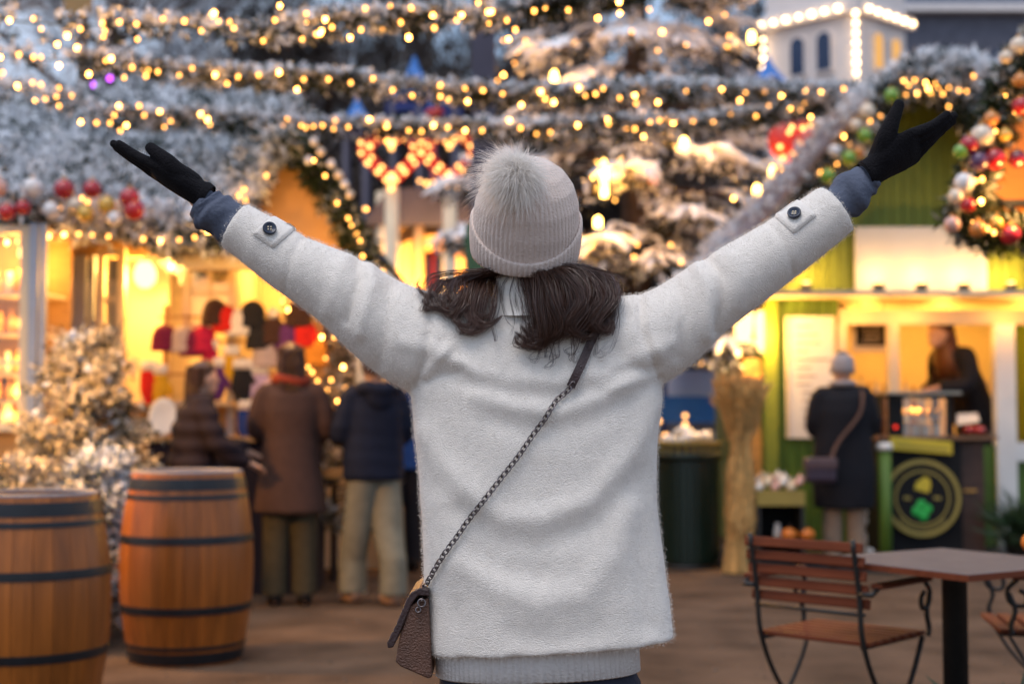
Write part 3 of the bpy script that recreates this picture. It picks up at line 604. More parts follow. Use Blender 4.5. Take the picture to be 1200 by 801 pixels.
# knitted gloves: palm, four fingers side by side, thumb off the side
def glove(wrist, tip, side, roll, thumb_pts, seed, wide=1.0):
    w0 = fr(*wrist, YW - .01); t0 = fr(*tip, YW - .01); u = t0 - w0; Lh = np.linalg.norm(u); u /= Lh
    n0 = np.cross(u, arr((0, 1, 0))); n0 *= np.sign(n0[2])
    vt = -math.cos(roll) * arr((0, 1, 0)) + math.sin(roll) * n0        # towards the thumb side
    pn = np.cross(vt, u) * 1.0; pn *= np.sign(pn[2])
    def P(a, b, c_): return w0 + u * a * Lh + vt * b + pn * c_
    g = MB(); m = 20; aa = np.linspace(0, 6.2832, m, endpoint=False); rr_ = []
    for (a, b, hw, ht) in ((-.06, 0, .030, .028), (.0, 0, .030, .0275), (.06, .001, .032, .0265), (.2, .004, .040, .0245), (.34, .002, .044, .021), (.46, 0, .045, .0165), (.53, -.001, .043, .012)):
        rr_.append(np.array([P(a, b + hw * wide * math.cos(q), ht * math.sin(q)) for q in aa]))
    g.rings(rr_)
    for i, (b0, b1, ln, dz) in enumerate(((.031, .020, .41, .002), (.0112, .0075, .475, .001), (-.0092, -.005, .445, .000), (-.029, -.017, .345, .001))):
        st = .46 - (.02 if i == 3 else 0)
        ps = [P(st - .08, b0 * wide, 0), P(st + .05, b0 * wide, .0), P(st + ln * .45, (b0 * .55 + b1 * .45), .0 + dz * .4), P(st + ln * .78, b1, .002 + dz), P(st + ln + .06, b1 * .96, .006 + dz * 1.4)]
        g.tube(ps, [.0114, .0116, .0108, .0100, .0086], 12, round_ends=True)
    tp = [fr(a, b, YW - .01) + vt * 0 + arr((0, dy, 0)) for a, b, dy in thumb_pts]
    g.tube(smooth_path(tp, 4), np.interp(np.linspace(0, 1, 4 * (len(tp) - 1) + 1), [0, .3, .7, 1], [.027, .0210, .0146, .0116]), 14, round_ends=True)
    gm = remesh(g, .0021, 3, .5); v, nn = me_arrays(gm); v += nn * (.0005 * noise3(v, 160, seed))[:, None]
    o = me_mb(gm, v).build("glove", M['glove'], woman)
    wb = MB(); wb.tube([P(-.075, 0, 0), P(-.03, 0, 0), P(.005, 0, 0)], [.0285, .0315, .0312], 28, flat=.94, cap=False); wb.build("wrist_rib", M['glove'], o)
glove((237, 228), (131, 173), -1, R(14), [(224, 216, -.005), (209, 202, -.028), (194, 187, -.036), (181, 177, -.034)], 1)
glove((1021, 201), (1121, 140), 1, R(40), [(1031, 186, -.006), (1034, 165, -.026), (1041, 146, -.034), (1048, 127, -.034)], 2, 1.12)

# beanie: dome leaning back, fine ribs, folded brim, fur pompom hanging on the crown
HA = Matrix.Rotation(R(30), 3, 'X') @ Matrix.Rotation(R(2), 3, 'Y'); hb = fr(615, 296, YW - .005)
nr, na = 56, 528; ang = np.linspace(0, 2 * math.pi, na, endpoint=False)
def hat_surface(t, off=0., lo=0.):   # t 0..1 bottom to crown
    prof_t = [0, .1, .25, .45, .62, .76, .87, .95, 1.0]; prof_r = [.1045, .1066, .1078, .1035, .0910, .0715, .047, .024, .0004]; prof_z = [0, .030, .068, .112, .147, .174, .192, .201, .205]
    return np.interp(t, prof_t, prof_r) + off, np.interp(t, prof_t, prof_z)
def rib(z_t): return .0021 * np.abs(np.sin(ang * 33)) * (1 - .75 * max(0, z_t - .6) / .4)
hm = MB(); rr_ = []
for t in np.linspace(0, 1, nr):
    r_, z_ = hat_surface(t); r_ = r_ + rib(t)
    q = np.stack([r_ * np.cos(ang), 1.06 * r_ * np.sin(ang), np.full(na, z_)], 1); rr_.append(q @ arr(HA).T + hb)
hm.rings(rr_, cap=False)
v = np.concatenate(hm.V); hm.V = [v + (.0016 * noise3(v, 34, 12))[:, None] * arr((1, 1, .3))]
hat = hm.build("beanie", M['knit'], woman)
bm_ = MB(); rr_ = []
top_t = .34 - .24 * np.clip(-np.sin(ang), 0, 1)                       # fold stands lower at the nape
for k_, (f, off) in enumerate(((0.04, -.002), (0, .003), (.1, .0055), (.5, .0065), (.9, .006), (1.0, .0045), (1.0, .0005), (.9, -.001))):
    t = top_t * f; r_, z_ = hat_surface(t, off)
    r_ = r_ + .0023 * np.abs(np.sin(ang * 33)); q = np.stack([r_ * np.cos(ang), 1.06 * r_ * np.sin(ang), z_ - .004], 1); rr_.append(q @ arr(HA).T + hb)
bm_.rings(rr_, cap=False); bm_.build("folded_brim", M['knit'], hat)
pc = arr(hb + arr(HA @ Vector((-.010, -.046, .196)))) ; pc = fr(603, 207, pc[1] - .018)
pm = MB(); pm.ell(pc, .034, 20, 14)
N_ = 20000; d = rng.normal(size=(N_, 3)); d /= np.linalg.norm(d, axis=1)[:, None]; Ln = .010 + .024 * rng.random(N_) ** 1.5
tt = np.linspace(0, 1, 5)[None, :, None]; clump = noise3(d, 5, 5)[:, None] * .25
dirv = d + rng.normal(size=(N_, 3)) * .60 + np.stack([clump[:, 0], 0 * clump[:, 0], -clump[:, 0]], 1) * .5
cur = pc + d[:, None, :] * .030 + dirv[:, None, :] * Ln[:, None, None] * tt + arr((-.35, -.1, -.9)) * (Ln[:, None, None] * .75) * tt ** 2
pm.strands(cur, .0009, .0002); pm.build("pompom", M['fur'], hat)

# hair falling out from under the brim, in loose curled locks
hairs = []
def lock(pts, n, spread, tip, flyaway=.0):
    g = smooth_path([arr(on_coat(a, b, off)[0]) if off < .5 else fr(a, b, off) for a, b, off in pts], 6); K = len(g)
    tq = np.linspace(0, 1, K)
    r0 = rng.normal(size=(n, 3)) * arr((1, .7, .5)); prof = np.interp(tq, [0, .35, .8, 1], [spread, spread * 1.15, spread * .7, tip])
    ph = rng.random(n) * 6.28; wob = np.sin(tq[None, :] * (5 + 3 * rng.random((n, 1))) + ph[:, None])[:, :, None] * rng.normal(size=(n, 1, 3)) * .0026
    cut = 1 - .42 * rng.random(n) ** 2; idx = cut[:, None] * tq[None, :] * (K - 1); lo = np.clip(idx.astype(int), 0, K - 2); fr_ = (idx - lo)[:, :, None]
    base = g[lo] * (1 - fr_) + g[lo + 1] * fr_
    hairs.append(smooth_k(base + r0[:, None, :] * prof[None, :, None] + wob * tq[None, :, None]))
def smooth_k(c, K=22):
    idx = np.linspace(0, c.shape[1] - 1, K); lo = np.clip(idx.astype(int), 0, c.shape[1] - 2); f = (idx - lo)[None, :, None]
    return c[:, lo] * (1 - f) + c[:, lo + 1] * f
HB = YW - .085
rh = random.Random(11)
J = lambda k=5: rh.uniform(-k, k)
for i in range(19):                        # right hand mass: sweeps out, then curls back in at the ends
    f = i / 18; hz = .026 + .020 * math.sin(math.pi * f) + rh.uniform(-.006, .012); d = rh.uniform(-10, 6)
    P = [(612 + 64 * f + J(3), 317 - 4 * f, HB), (620 + 82 * f + J(4), 340 + J(3), hz), (624 + 95 * f + J(6), 368 - 6 * f + d * .4, hz), (632 + 72 * f + J(7), 392 - 14 * f + d, hz * .7)]
    if rh.random() < .68: P += [(622 + 60 * f + J(6), 407 - 22 * f + d, .018), (609 + 57 * f + J(6), 403 - 24 * f + d + J(4), .020), (606 + 57 * f + J(5), 395 - 24 * f + d, .024)]
    else: P += [(646 + 70 * f + J(5), 404 - 18 * f + d, .018), (659 + 68 * f + J(5), 399 - 18 * f + d, .020), (663 + 66 * f, 391 - 16 * f + d, .024)]
    lock(P, 190, .0078, .0008)
for i in range(15):                        # left hand mass: thinner, flicked outwards in waves
    f = i / 14; hz = .018 + .016 * math.sin(math.pi * f) + rh.uniform(-.004, .010); d = rh.uniform(-9, 6)
    P = [(600 - 32 * f + J(3), 318, HB), (586 - 50 * f + J(4), 334 - 4 * f + J(3), hz + .006), (577 - 64 * f + J(5), 357 - 16 * f + d * .4, hz), (570 - 60 * f + J(6), 380 - 26 * f + d, hz * .7)]
    if rh.random() < .6: P += [(557 - 60 * f + J(4), 393 - 33 * f + d, .016), (544 - 56 * f + J(5), 389 - 38 * f + d, .019), (541 - 54 * f + J(4), 380 - 38 * f + d, .024)]
    else: P += [(583 - 62 * f + J(5), 396 - 32 * f + d, .016), (597 - 62 * f + J(5), 394 - 34 * f + d, .019), (603 - 62 * f, 386 - 34 * f + d, .024)]
    lock(P, 100, .0066, .0009)
for i in range(44):                        # loose single strands straying over the collar and the wool
    right = i % 3 > 0; f = rh.random(); rx0 = 612 + 64 * f if right else 600 - 32 * f; ex = (618 + 98 * f if right else 594 - 92 * f) + J(16); ey = (410 - 40 * max(0, f - .6) if right else 394 - 44 * f) + rh.uniform(-18, 16); bl = (20 if right else -14) * f
    lock([(rx0, 317, HB), (rx0 * .65 + ex * .35 + bl + J(4), 317 + (ey - 317) * .32, .034), (rx0 * .3 + ex * .7 + bl + J(5), 317 + (ey - 317) * .68, .026), (ex, ey, .014), (ex + J(14), ey + J(7), .013), (ex + J(20), ey - 6 + J(6), .016)], 9, .0026, .0007)
for l in (((600, 318, HB), (590, 345, .016), (592, 372, .012), (604, 388, .01)), ((606, 318, HB), (600, 350, .014), (604, 378, .01), (598, 396, .01)), ((622, 318, HB), (606, 345, .014), (608, 366, .01), (622, 384, .01), (640, 392, .012))): lock(l, 10, .0022, .001)
for l in (((676, 312, HB), (706, 326, 2.84), (728, 332, 2.83), (737, 318, 2.83)), ((678, 312, HB), (704, 318, 2.83), (724, 322, 2.82), (732, 330, 2.82)), ((570, 316, HB), (530, 318, 2.84), (505, 322, 2.83), (492, 334, 2.83)), ((566, 318, HB), (520, 322, 2.84), (500, 330, 2.83), (496, 344, 2.83)), ((672, 313, HB), (700, 334, 2.83), (722, 346, 2.82), (730, 338, 2.82))): lock(l, 26, .0035, .0022)
hh = MB(); hh.strands(np.concatenate(hairs), .00062, .0003)
hh.build("hair", M['hair'], woman)

# ribbed sweater hem and dark trousers
sm = MB(); rr_ = []; nsw = 560; a4 = np.linspace(0, 2 * math.pi, nsw, endpoint=False)
for py, xl, xr, d, off in ((720, 512, 744, .118, 0), (758, 511, 748, .125, 0), (786, 512, 749, .127, .001), (788, 514, 747, .124, -.002), (782, 518, 744, .118, -.002)):
    q = ring(py, xl, xr, d, n=nsw, ex=.9, tilt=.006); c0 = q.mean(axis=0); r_ = q - c0; r_[:, 2] = 0; r_ /= np.linalg.norm(r_, axis=1)[:, None]
    rr_.append(q + r_ * (off + .0016 * np.sin(a4 * 92))[:, None])
sm.rings(rr_, cap=False); sm.build("sweater", M['knit_white'], woman)
tm = MB(); tm.rings([ring(py, xl, xr, d, n=40, ex=.95) for py, xl, xr, d in ((900, 534, 740, .09), (860, 522, 748, .112), (800, 514, 747, .119), (770, 517, 744, .116), (740, 522, 740, .108))])
for s in (-1, 1):
    hx = wx0 + s * .088; tm.tube([(hx, YW, hipz), (hx, YW, hipz - .2), (hx + s * .012, YW + .01, .46), (hx + s * .015, YW - .01, .3), (hx + s * .015, YW, .12)], [.106, .092, .07, .066, .052], 16)
tme = remesh(tm, .01, 4); me_mb(tme).build("trousers", M['navy_cloth'], woman)
for s in (-1, 1):
    hx = wx0 + s * .103; b = MB(); b.tube([(hx, YW, .2), (hx, YW, .1), (hx, YW - .005, .06)], [.058, .052, .05], 14, round_ends=True); b.tube([(hx, YW - .03, .045), (hx + s * .004, YW + .09, .045), (hx + s * .006, YW + .175, .035)], [.042, .046, .034], 14, round_ends=True)
    bo = me_mb(remesh(b, .006, 3)).build("boot", M['black'], woman); so = MB(); so.lathe([(.045, .0), (.048, .008), (.046, .018)], (0, 0, 0), 20, sx=1.0, sy=2.7); so.V = [q + arr((hx + s * .003, YW + .06, .002)) for q in so.V]; so.build("sole", M['iron'], bo)

# shoulder bag seen from its narrow side, chain across her back
BY0, BY1 = YW - .085, YW + .115
def bp(*pts): return [(WX(px, YW), WZ(py, YW)) for px, py in pts]
bag = thing("shoulder_bag", "small brown leather shoulder bag on a dark chain across the woman's white coat", "handbag", (WX(492, YW), YW, WZ(785, YW)))
g = MB(); g.prism(bp((484, 704), (495, 697), (505, 694), (507, 720), (510, 784), (506, 786), (474, 772), (468, 766), (474, 735)), BY0, BY1); bb = g.build("bag_body", M['leather'], bag, smooth=False)
bv = bb.modifiers.new("b", 'BEVEL'); bv.width = .006; bv.segments = 3; bv.limit_method = 'ANGLE'
g = MB(); g.prism(bp((507, 692), (506, 684), (496, 682), (485, 688), (480, 697), (470, 722), (459, 744), (460, 751), (466, 750), (476, 728), (486, 702), (494, 691)), BY0 - .004, BY1 + .004); fo = g.build("flap", M['leather_dark'], bag, smooth=False)
bv = fo.modifiers.new("b", 'BEVEL'); bv.width = .0025; bv.segments = 2
g = MB(); rq = arr(Matrix.Rotation(R(80), 3, 'X')); g.torus(arr(W(494, 706, BY0 - .006)), .0075, .0016, 20, 8, rq); g.torus(arr(W(490, 714, BY0 - .004)), .005, .0014, 20, 8, rq); g.build("ring", M['gunmetal'], bag)
pth = [(496, 700), (508, 676), (520, 655), (548, 612), (580, 570), (612, 528), (645, 480), (668, 452), (671, 447)]
pd_ = smooth_path([(a_, b_, 0) for a_, b_ in pth], 40); q = arr([on_coat(a_, b_, .0085)[0] for a_, b_, _ in pd_]); ker = np.ones(9) / 9; qs = np.stack([np.convolve(np.pad(q[:, k_], 4, 'edge'), ker, 'valid') for k_ in range(3)], 1); qs[:, 1] = np.minimum(qs[:, 1], q[:, 1] + .001); q = qs; q[:12] = q[:12] * np.linspace(0, 1, 12)[:, None] + (1 - np.linspace(0, 1, 12))[:, None] * arr(W(494, 703, BY0 - .008))
sl_ = np.r_[0, np.cumsum(np.linalg.norm(np.diff(q, axis=0), axis=1))]; nl = int(sl_[-1] / .0122)
g = MB()
for i in range(nl):
    s0 = (i + .5) / nl * sl_[-1]; p = arr([np.interp(s0, sl_, q[:, k_]) for k_ in range(3)]); p2 = arr([np.interp(s0 + .004, sl_, q[:, k_]) for k_ in range(3)])
    t = Vector(p2 - p).normalized(); nrm = Vector((0, -1, 0)); b_ = t.cross(nrm).normalized(); nrm = b_.cross(t)
    an = R(38 if i % 2 else -38); y_ = b_ * math.cos(an) + nrm * math.sin(an); z_ = t.cross(y_)
    rm = arr([[t.x, y_.x, z_.x], [t.y, y_.y, z_.y], [t.z, y_.z, z_.z]])
    g.torus(p, .0054, .00135, 16, 6, rm, sx=1.55)
g.build("chain", M['gunmetal'], bag)
g = MB(); sp = [on_coat(px, py, .0065) for px, py in ((668, 452), (676, 438), (684, 420), (691, 403), (698, 388), (706, 365), (712, 350))]
pts = smooth_path([arr(p) for p, _ in sp], 5); tn = np.gradient(pts, axis=0); tn /= np.linalg.norm(tn, axis=1)[:, None]; sdv = np.cross(tn, arr((0, -1, 0))); sdv /= np.linalg.norm(sdv, axis=1)[:, None]; nv = np.cross(sdv, tn)
wd = .0085
g.rings([np.array([p - s_ * wd - n_ * .002, p + s_ * wd - n_ * .002, p + s_ * wd + n_ * .002, p - s_ * wd + n_ * .002]) for p, s_, n_ in zip(pts, sdv, nv)])
st = g.build("strap", M['leather_dark'], bag, smooth=False)
for px, py in ((672, 447), (680, 431)):
    p, n_ = on_coat(px, py, .009); h = MB(); h.ell(arr(p), .0022, 8, 6); h.build("rivet", M['gunmetal'], st)

# ------------------------------------------------------------------ the big Christmas tree
TX, TY = WX(748, 15), 15.0
xt = thing("christmas_tree", "huge snow flocked Christmas tree with candle lamps standing beyond the raised right arm", "tree", (TX, TY, 0))
g = MB(); g.tube([(TX, TY, 0), (TX, TY, 3), (TX, TY, 6), (TX, TY, 9.4)], [.2, .17, .1, .02], 12); g.build("trunk", M['bark'], xt)
nd, sn, lm, sw = MB(), MB(), MB(), MB(); P1, D1, P2, D2 = [], [], [], []
for lev in range(17):
    z = 2.15 + lev * .43; Rm = max(.25, (9.5 - z) * .34); nb = max(5, int(13 - lev * .45))
    for b in range(nb):
        a = 2 * math.pi * (b + .5 * (lev % 2)) / nb + rng.normal() * .14
        if math.sin(a) > .55 and lev < 12: continue
        L = Rm * rng.uniform(.66, 1.12); ca, sa = math.cos(a), math.sin(a); dr = rng.uniform(.10, .28)
        path = smooth_path([(TX, TY, z + .22), (TX + ca * L * .45, TY + sa * L * .45, z + .16 - dr * .3 * L), (TX + ca * L * .8, TY + sa * L * .8, z + .04 - dr * L * .8), (TX + ca * L, TY + sa * L, z - dr * L * .75)], 5)
        lm.tube(path, np.linspace(.03, .006, len(path)), 5)
        m = int(44 * L / 1.6) + 14; t = .18 + .82 * rng.random(m) ** .8; idx = t * (len(path) - 1); lo = np.clip(idx.astype(int), 0, len(path) - 2); f = (idx - lo)[:, None]
        base = path[lo] * (1 - f) + path[lo + 1] * f; wid = (.06 + .34 * (1 - np.abs(2 * t - 1.15)).clip(0, 1))[:, None]
        side = arr((-sa, ca, 0)); sgn = rng.uniform(-1, 1, (m, 1)); d = side * sgn * 1.1 + arr((ca, sa, -.12)) * .7 + rng.normal(size=(m, 3)) * .15
        B = base + side * sgn * wid * .75 + arr((0, 0, -1)) * np.abs(sgn) * wid * .25
        P1.append(B + arr((0, 0, -.04))); D1.append(d + arr((0, 0, -.35)))
        for q_ in range(int(6 + 5 * L)):
            f_ = .25 + .75 * rng.random() ** .8; i_ = f_ * (len(path) - 1); l_ = min(int(i_), len(path) - 2); b_ = path[l_] + (path[l_ + 1] - path[l_]) * (i_ - l_); sg = rng.uniform(-1, 1); e_ = side * sg * 1.0 + arr((ca, sa, -.30)) * .8; e_ /= np.linalg.norm(e_); ln_ = (.20 + .28 * rng.random()) * min(1, .45 + L / 2.2)
            rr = .020 + .024 * rng.random(); b_ = b_ + arr((0, 0, .045)); sw.tube([b_, b_ + e_ * ln_ * .35 + arr((0, 0, .02)), b_ + e_ * ln_ * .7 + rng.normal(size=3) * .015, b_ + e_ * ln_ + arr((0, 0, -.05))], [rr * .7, rr * 1.15, rr * .95, rr * .5], 7, flat=.7, round_ends=True)
        kp = rng.random(m) < .20; P2.append((B + arr((0, 0, .035)))[kp]); D2.append((d + arr((0, 0, .12)))[kp])
lm.build("branches", M['bark'], xt)
sprigs(nd, np.concatenate(P1), np.concatenate(D1), 13, .22, .085, .017, .7); v_ = np.concatenate(sw.V); sw.V = [v_ + (.013 * noise3(v_, 30, 31))[:, None]]; sw.build("snow_pads", M["snow"], xt); nd.build("needles", M['fir_tree'], xt)
sprigs(sn, np.concatenate(P2), np.concatenate(D2), 12, .2, .07, .030, .6); sn.build("snow_flocking", M['snow'], xt)
def on_tree(px, py):   # on the outer surface of the cone, on the viewer's side
    for k in range(60):
        Y = 12.4 + k * .06; p = W(px, py, Y)
        if math.hypot(p.x - TX, p.y - TY) < (9.5 - p.z) * .33 - .12: return p
    return W(px, py, 14.6)
for px, py, h, pw in ((707, 212, .17, 60), (649, 96, .085, 46), (903, 217, .16, 50), (885, 226, .06, 14), (575, 92, .07, 30), (879, 47, .06, 24), (700, 262, .05, 40), (800, 170, .05, 26)):
    p = on_tree(px, py) + Vector((0, -.1, 0)); g = MB(); g.lathe([(.02, -h), (.032, -h), (.034, h * .3), (.026, h * .8), (.004, h * 1.1)], tuple(p), 12); cd_ = g.build("candle", M['candle'], xt)
    g = MB(); g.lathe([(.05, -h - .03), (.055, -h - .005), (.02, -h - .002)], tuple(p), 12); g.build("candle_holder", M['iron'], cd_)
    point("candle_light", p + Vector((0, -.22, .0)), pw * .24, (1, .40, .05), .05, xt)
bulbs(xt, [on_tree(a, b) + Vector((0, -.08, 0)) for a, b in ((858, 234), (590, 50), (616, 50), (606, 63), (603, 76), (622, 56), (565, 88), (590, 90), (583, 97), (853, 45), (851, 57), (829, 28), (803, 55), (683, 287), (685, 300), (785, 288), (746, 288), (742, 302), (797, 308), (770, 62), (740, 40), (700, 24), (760, 14), (848, 20), (935, 150), (720, 236), (700, 205), (775, 40))], scale=1.25)
for px, py, k in ((757, 206, 0), (764, 215, 1)):
    p = on_tree(px, py) + Vector((0, -.12, 0)); g = MB(); g.ell(tuple(p), .036, 14, 10); single(g, "bauble", M['bulb_red'], ("upper", "lower")[k] + " red glowing bauble in the dark middle of the Christmas tree", "bauble", group="red glowing baubles on the Christmas tree")

# ------------------------------------------------------------------ far background: trees, tower, houses, rides
M['frost_twig'] = mat('frosted_twig', (.62, .64, .68), .9, .2, 10, island=.3)
def bare_tree(px, Y, h, lean, seed, label):
    r = random.Random(seed); x = WX(px, Y); t = thing("bare_tree", label, "tree", (x, Y, 0), "bare winter trees behind the market")
    g = MB(); tw = []
    def grow(p, d, L, rad, lev):
        q = [p]; dd = Vector(d)
        for k in range(4):
            dd = (dd + Vector((r.gauss(0, .13), r.gauss(0, .13), .05))).normalized(); q.append(q[-1] + dd * L / 4)
        g.tube([tuple(v) for v in q], np.linspace(rad, rad * .6, 5), 6)
        if lev == 0: return
        for k in range(4 if lev > 1 else 5):
            s = q[r.randint(2, 4)]; nd_ = (dd + Vector((r.gauss(0, .75), r.gauss(0, .75), r.uniform(-.1, .5)))).normalized()
            if lev == 1: tw.append((s, nd_))
            else: grow(s, nd_, L * r.uniform(.55, .75), rad * .5, lev - 1)
    grow(Vector((x, Y, 0)), Vector((lean, 0, 1)).normalized(), h * .42, h * .020, 4); g.build("trunk", M['bark'], t)
    S = []; 
    for s, d in tw:
        for _ in range(9):
            e = (d + Vector((r.gauss(0, .5), r.gauss(0, .5), r.gauss(0, .4)))).normalized() * h * r.uniform(.05, .12); m_ = s + e * .5 + Vector((r.gauss(0, .05), 0, r.gauss(0, .05)))
            S.append([tuple(s), tuple(m_), tuple(s + e)])
    g = MB(); g.strands(arr(S), .055, .015); g.build("crown", M['frost_twig' if px < 260 else 'twig'], t)
for a in ((70, 26, 13, .05, 1, "bare tree rising behind the left stall roof, first from the left"), (190, 34, 15, -.05, 2, "bare tree behind the left stall roof, second from the left"), (330, 30, 13, .1, 3, "bare tree behind the orange gable, third from the left"), (450, 36, 15, 0, 4, "bare tree directly behind the heart shaped ride signs"),
          (540, 31, 12, -.1, 5, "bare tree behind the dark square column"), (640, 38, 16, .05, 6, "bare tree behind the head of the woman in white"), (860, 40, 15, 0, 7, "bare tree behind the Christmas tree, just left of the white tower")): bare_tree(*a)
# dark wooded bank closing the lane
g = MB(); N_ = 9000; P = np.stack([rng.uniform(-9.6, 26, N_), rng.uniform(46, 54, N_), 13.2 * rng.random(N_) ** .8], 1); P[:, 2] *= .82 + .2 * noise3(P[:, [0, 0, 0]], .25, 2); keep = P[:, 0] > -9.6 + 1.5 * rng.random(N_)
P = P[keep]; g.blades(P, rng.normal(size=P.shape) + arr((0, 0, .4)), .9 + 1.0 * rng.random(len(P)), .55)
tag(g.build("distant_woods", mat("winter_woods", (.105, .090, .085), .95, .25, .4, island=.3), None), kind='stuff')

# white tower with arched windows and rows of bulbs
YT = 28.0
tc0 = W(1007, 490, YT); tw = thing("white_tower", "white tower with arched windows and strings of round bulbs above the kiosk roof", "building", (tc0.x + .1, YT + 1.6, 0))
zc, zt_, zb_ = WZ(14, YT), WZ(-60, YT), 0
ang_ = R(43); e1 = arr((-math.cos(ang_), math.sin(ang_), 0)); e2 = arr((math.cos(ang_), math.sin(ang_), 0)); o_ = arr((tc0.x, YT, 0)); s1, s2 = 2.06, 1.88
def face_box(o, e, nrm, a, b, z0, z1, d0, d1, mb):
    v = [o + e * s + nrm * d + arr((0, 0, z)) for z in (z0, z1) for s, d in ((a, d0), (b, d0), (b, d1), (a, d1))]
    mb.add(v, quads=[(3, 2, 1, 0), (4, 5, 6, 7), (0, 1, 5, 4), (1, 2, 6, 5), (2, 3, 7, 6), (3, 0, 4, 7)])
n1 = arr((-math.sin(ang_), -math.cos(ang_), 0)); n2 = arr((math.sin(ang_), -math.cos(ang_), 0))
g = MB(); c_ = [o_, o_ + e2 * s2, o_ + e2 * s2 + e1 * s1, o_ + e1 * s1]; g.add([q + arr((0, 0, z)) for z in (0, zt_) for q in c_], quads=[(0, 1, 5, 4), (1, 2, 6, 5), (2, 3, 7, 6), (3, 0, 4, 7), (4, 5, 6, 7)]); g.build("wall", M['stone'], tw, smooth=False)
g = MB(); face_box(o_, e1, n1, -.14, s1 + .14, zc - .02, zc + .22, .003, .15, g); face_box(o_, e2, n2, .0, s2 + .14, zc - .019, zc + .219, .003, .15, g); g.build("cornice", M['stone'], tw, smooth=False)
M['win_blue'] = mat("dark_blue_glass", (.03, .05, .11), .15, .2, 3); M['win_lit'] = emit("lit_window", (1.0, .52, .15), .75)
def arch_win(e, nrm, s, w, zb, zt, m):
    n = 9; prof = [(-w, zb), (w, zb)] + [(w * math.cos(math.pi * k / n), zt - w + w * math.sin(math.pi * k / n)) for k in range(n + 1)]
    for (k, d0, d1, mm, nm) in ((1.32, .004, .06, M['stone'], "window"), (1.0, .062, .07, m, "pane")):
        v = []
        for d in (d0, d1): v += [o_ + e * (s + a * k) + nrm * d + arr((0, 0, (b - (zb + zt) / 2) * (1 + (k - 1) * .4) + (zb + zt) / 2)) for a, b in prof]
        q = len(prof); g = MB(); g.add(v, quads=[(i, (i + 1) % q, q + (i + 1) % q, q + i) for i in range(q)], ngons=[list(range(q))[::-1], [q + i for i in range(q)]])
        f = g.build(nm, mm, tw if nm == "window" else f, smooth=False)
for px, e, nrm, m in ((979, e1, n1, M['win_blue']), (953, e1, n1, M['win_blue']), (1039, e2, n2, M['win_lit']), (1066, e2, n2, M['win_lit'])):
    s = abs((px - 1007) / FPX * YT) / math.cos(ang_) * (1.03 if px < 1007 else 1.06); arch_win(e, nrm, s, .155, WZ(76, YT), WZ(31, YT), m)
bulbs(tw, [o_ + n1 * .1 + n2 * .1 + arr((0, 0, WZ(18 + k * 11.5, YT))) for k in range(8)] + [o_ + e1 * s1 + n1 * .12 + arr((0, 0, WZ(26 + k * 11.5, YT))) for k in range(7)] + [o_ + e1 * s + n1 * .2 + arr((0, 0, zc + .08)) for s in np.linspace(.25, s1, 7)] + [o_ + e2 * s + n2 * .2 + arr((0, 0, zc + .08)) for s in np.linspace(.25, s2, 6)], bulb_soft_me, scale=2.3)
# grey house on the right
YH = 33; hs_ = thing("grey_house", "grey slate clad house with pale cornice behind the kiosk at top right", "building", (WX(1220, YH), YH + 2, 0))
g = MB(); g.span(WX(1060, YH), WX(1420, YH), YH, YH + 6, 0, WZ(17, YH)); g.build("wall", M['slate'], hs_, smooth=False)
g = MB(); g.span(WX(1055, YH), WX(1425, YH), YH - .3, YH + 6, WZ(17, YH) + .003, WZ(8, YH)); g.build("cornice", M['stone'], hs_, smooth=False)
g = MB(); g.prism([(WX(1055, YH), WZ(8, YH) + .003), (WX(1425, YH), WZ(8, YH) + .003), (WX(1400, YH), WZ(-70, YH)), (WX(1080, YH), WZ(-70, YH))], YH - .1, YH + 6); g.build("roof", mat("blue_slate", (.16, .18, .25), .6, .15, 3), hs_, smooth=False)
for px in (1120, 1170, 1230):
    g = MB(); g.span(WX(px, YH), WX(px + 24, YH), YH - .03, YH - .001, WZ(120, YH), WZ(60, YH)); g.build("window", M['win_blue'], hs_, smooth=False)

# heart shaped ride signs, lined with bulbs
def heart_pts(n=44): return [(.0625 * 16 * math.sin(t) ** 3, .0625 * (13 * math.cos(t) - 5 * math.cos(2 * t) - 2 * math.cos(3 * t) - math.cos(4 * t))) for t in np.linspace(0, 2 * math.pi, n, endpoint=False)]
YS = 20.0
def heart_sign(px, py, w, label):
    c_ = W(px, py, YS); t = thing("heart_sign", label, "sign", (c_.x, YS, 0), "red heart signs with bulbs over the fairground ride"); hp = heart_pts(); s = w * YS / FPX
    o = [(c_.x + a * s, c_.z + b * s) for a, b in hp]; i = [(c_.x + a * s * .56, c_.z + b * s * .56 + .02) for a, b in hp]; n = len(hp); v = []
    for y in (YS, YS + .08): v += [(a, y, b) for a, b in o] + [(a, y, b) for a, b in i]
    q = []
    for k in range(n):
        k2 = (k + 1) % n; q += [(k, k2, n + k2, n + k), (2 * n + k, 3 * n + k, 3 * n + k2, 2 * n + k2), (k, 2 * n + k, 2 * n + k2, k2), (n + k, n + k2, 3 * n + k2, 3 * n + k)]
    g = MB(); g.add(v, quads=q); g.build("heart_panel", M['red'], t, smooth=False)
    g = MB(); g.tube([(c_.x, YS + .05, 0), (c_.x, YS + .05, c_.z - s * .9)], .10, 10); g.build("pole", M['cream'], t)
    pts = [Vector((c_.x + a * s * k, YS - .06, c_.z + b * s * k)) for j, k in enumerate((.92, .66)) for a, b in hp[j::(2 if j == 0 else 3)]]
    bulbs(t, pts, bulb_sign_me)
heart_sign(459, 183, 40, "red heart sign lined with bulbs on a cream pole, left one of two"); heart_sign(527, 182, 38, "red heart sign lined with bulbs, right one beside the dark column")
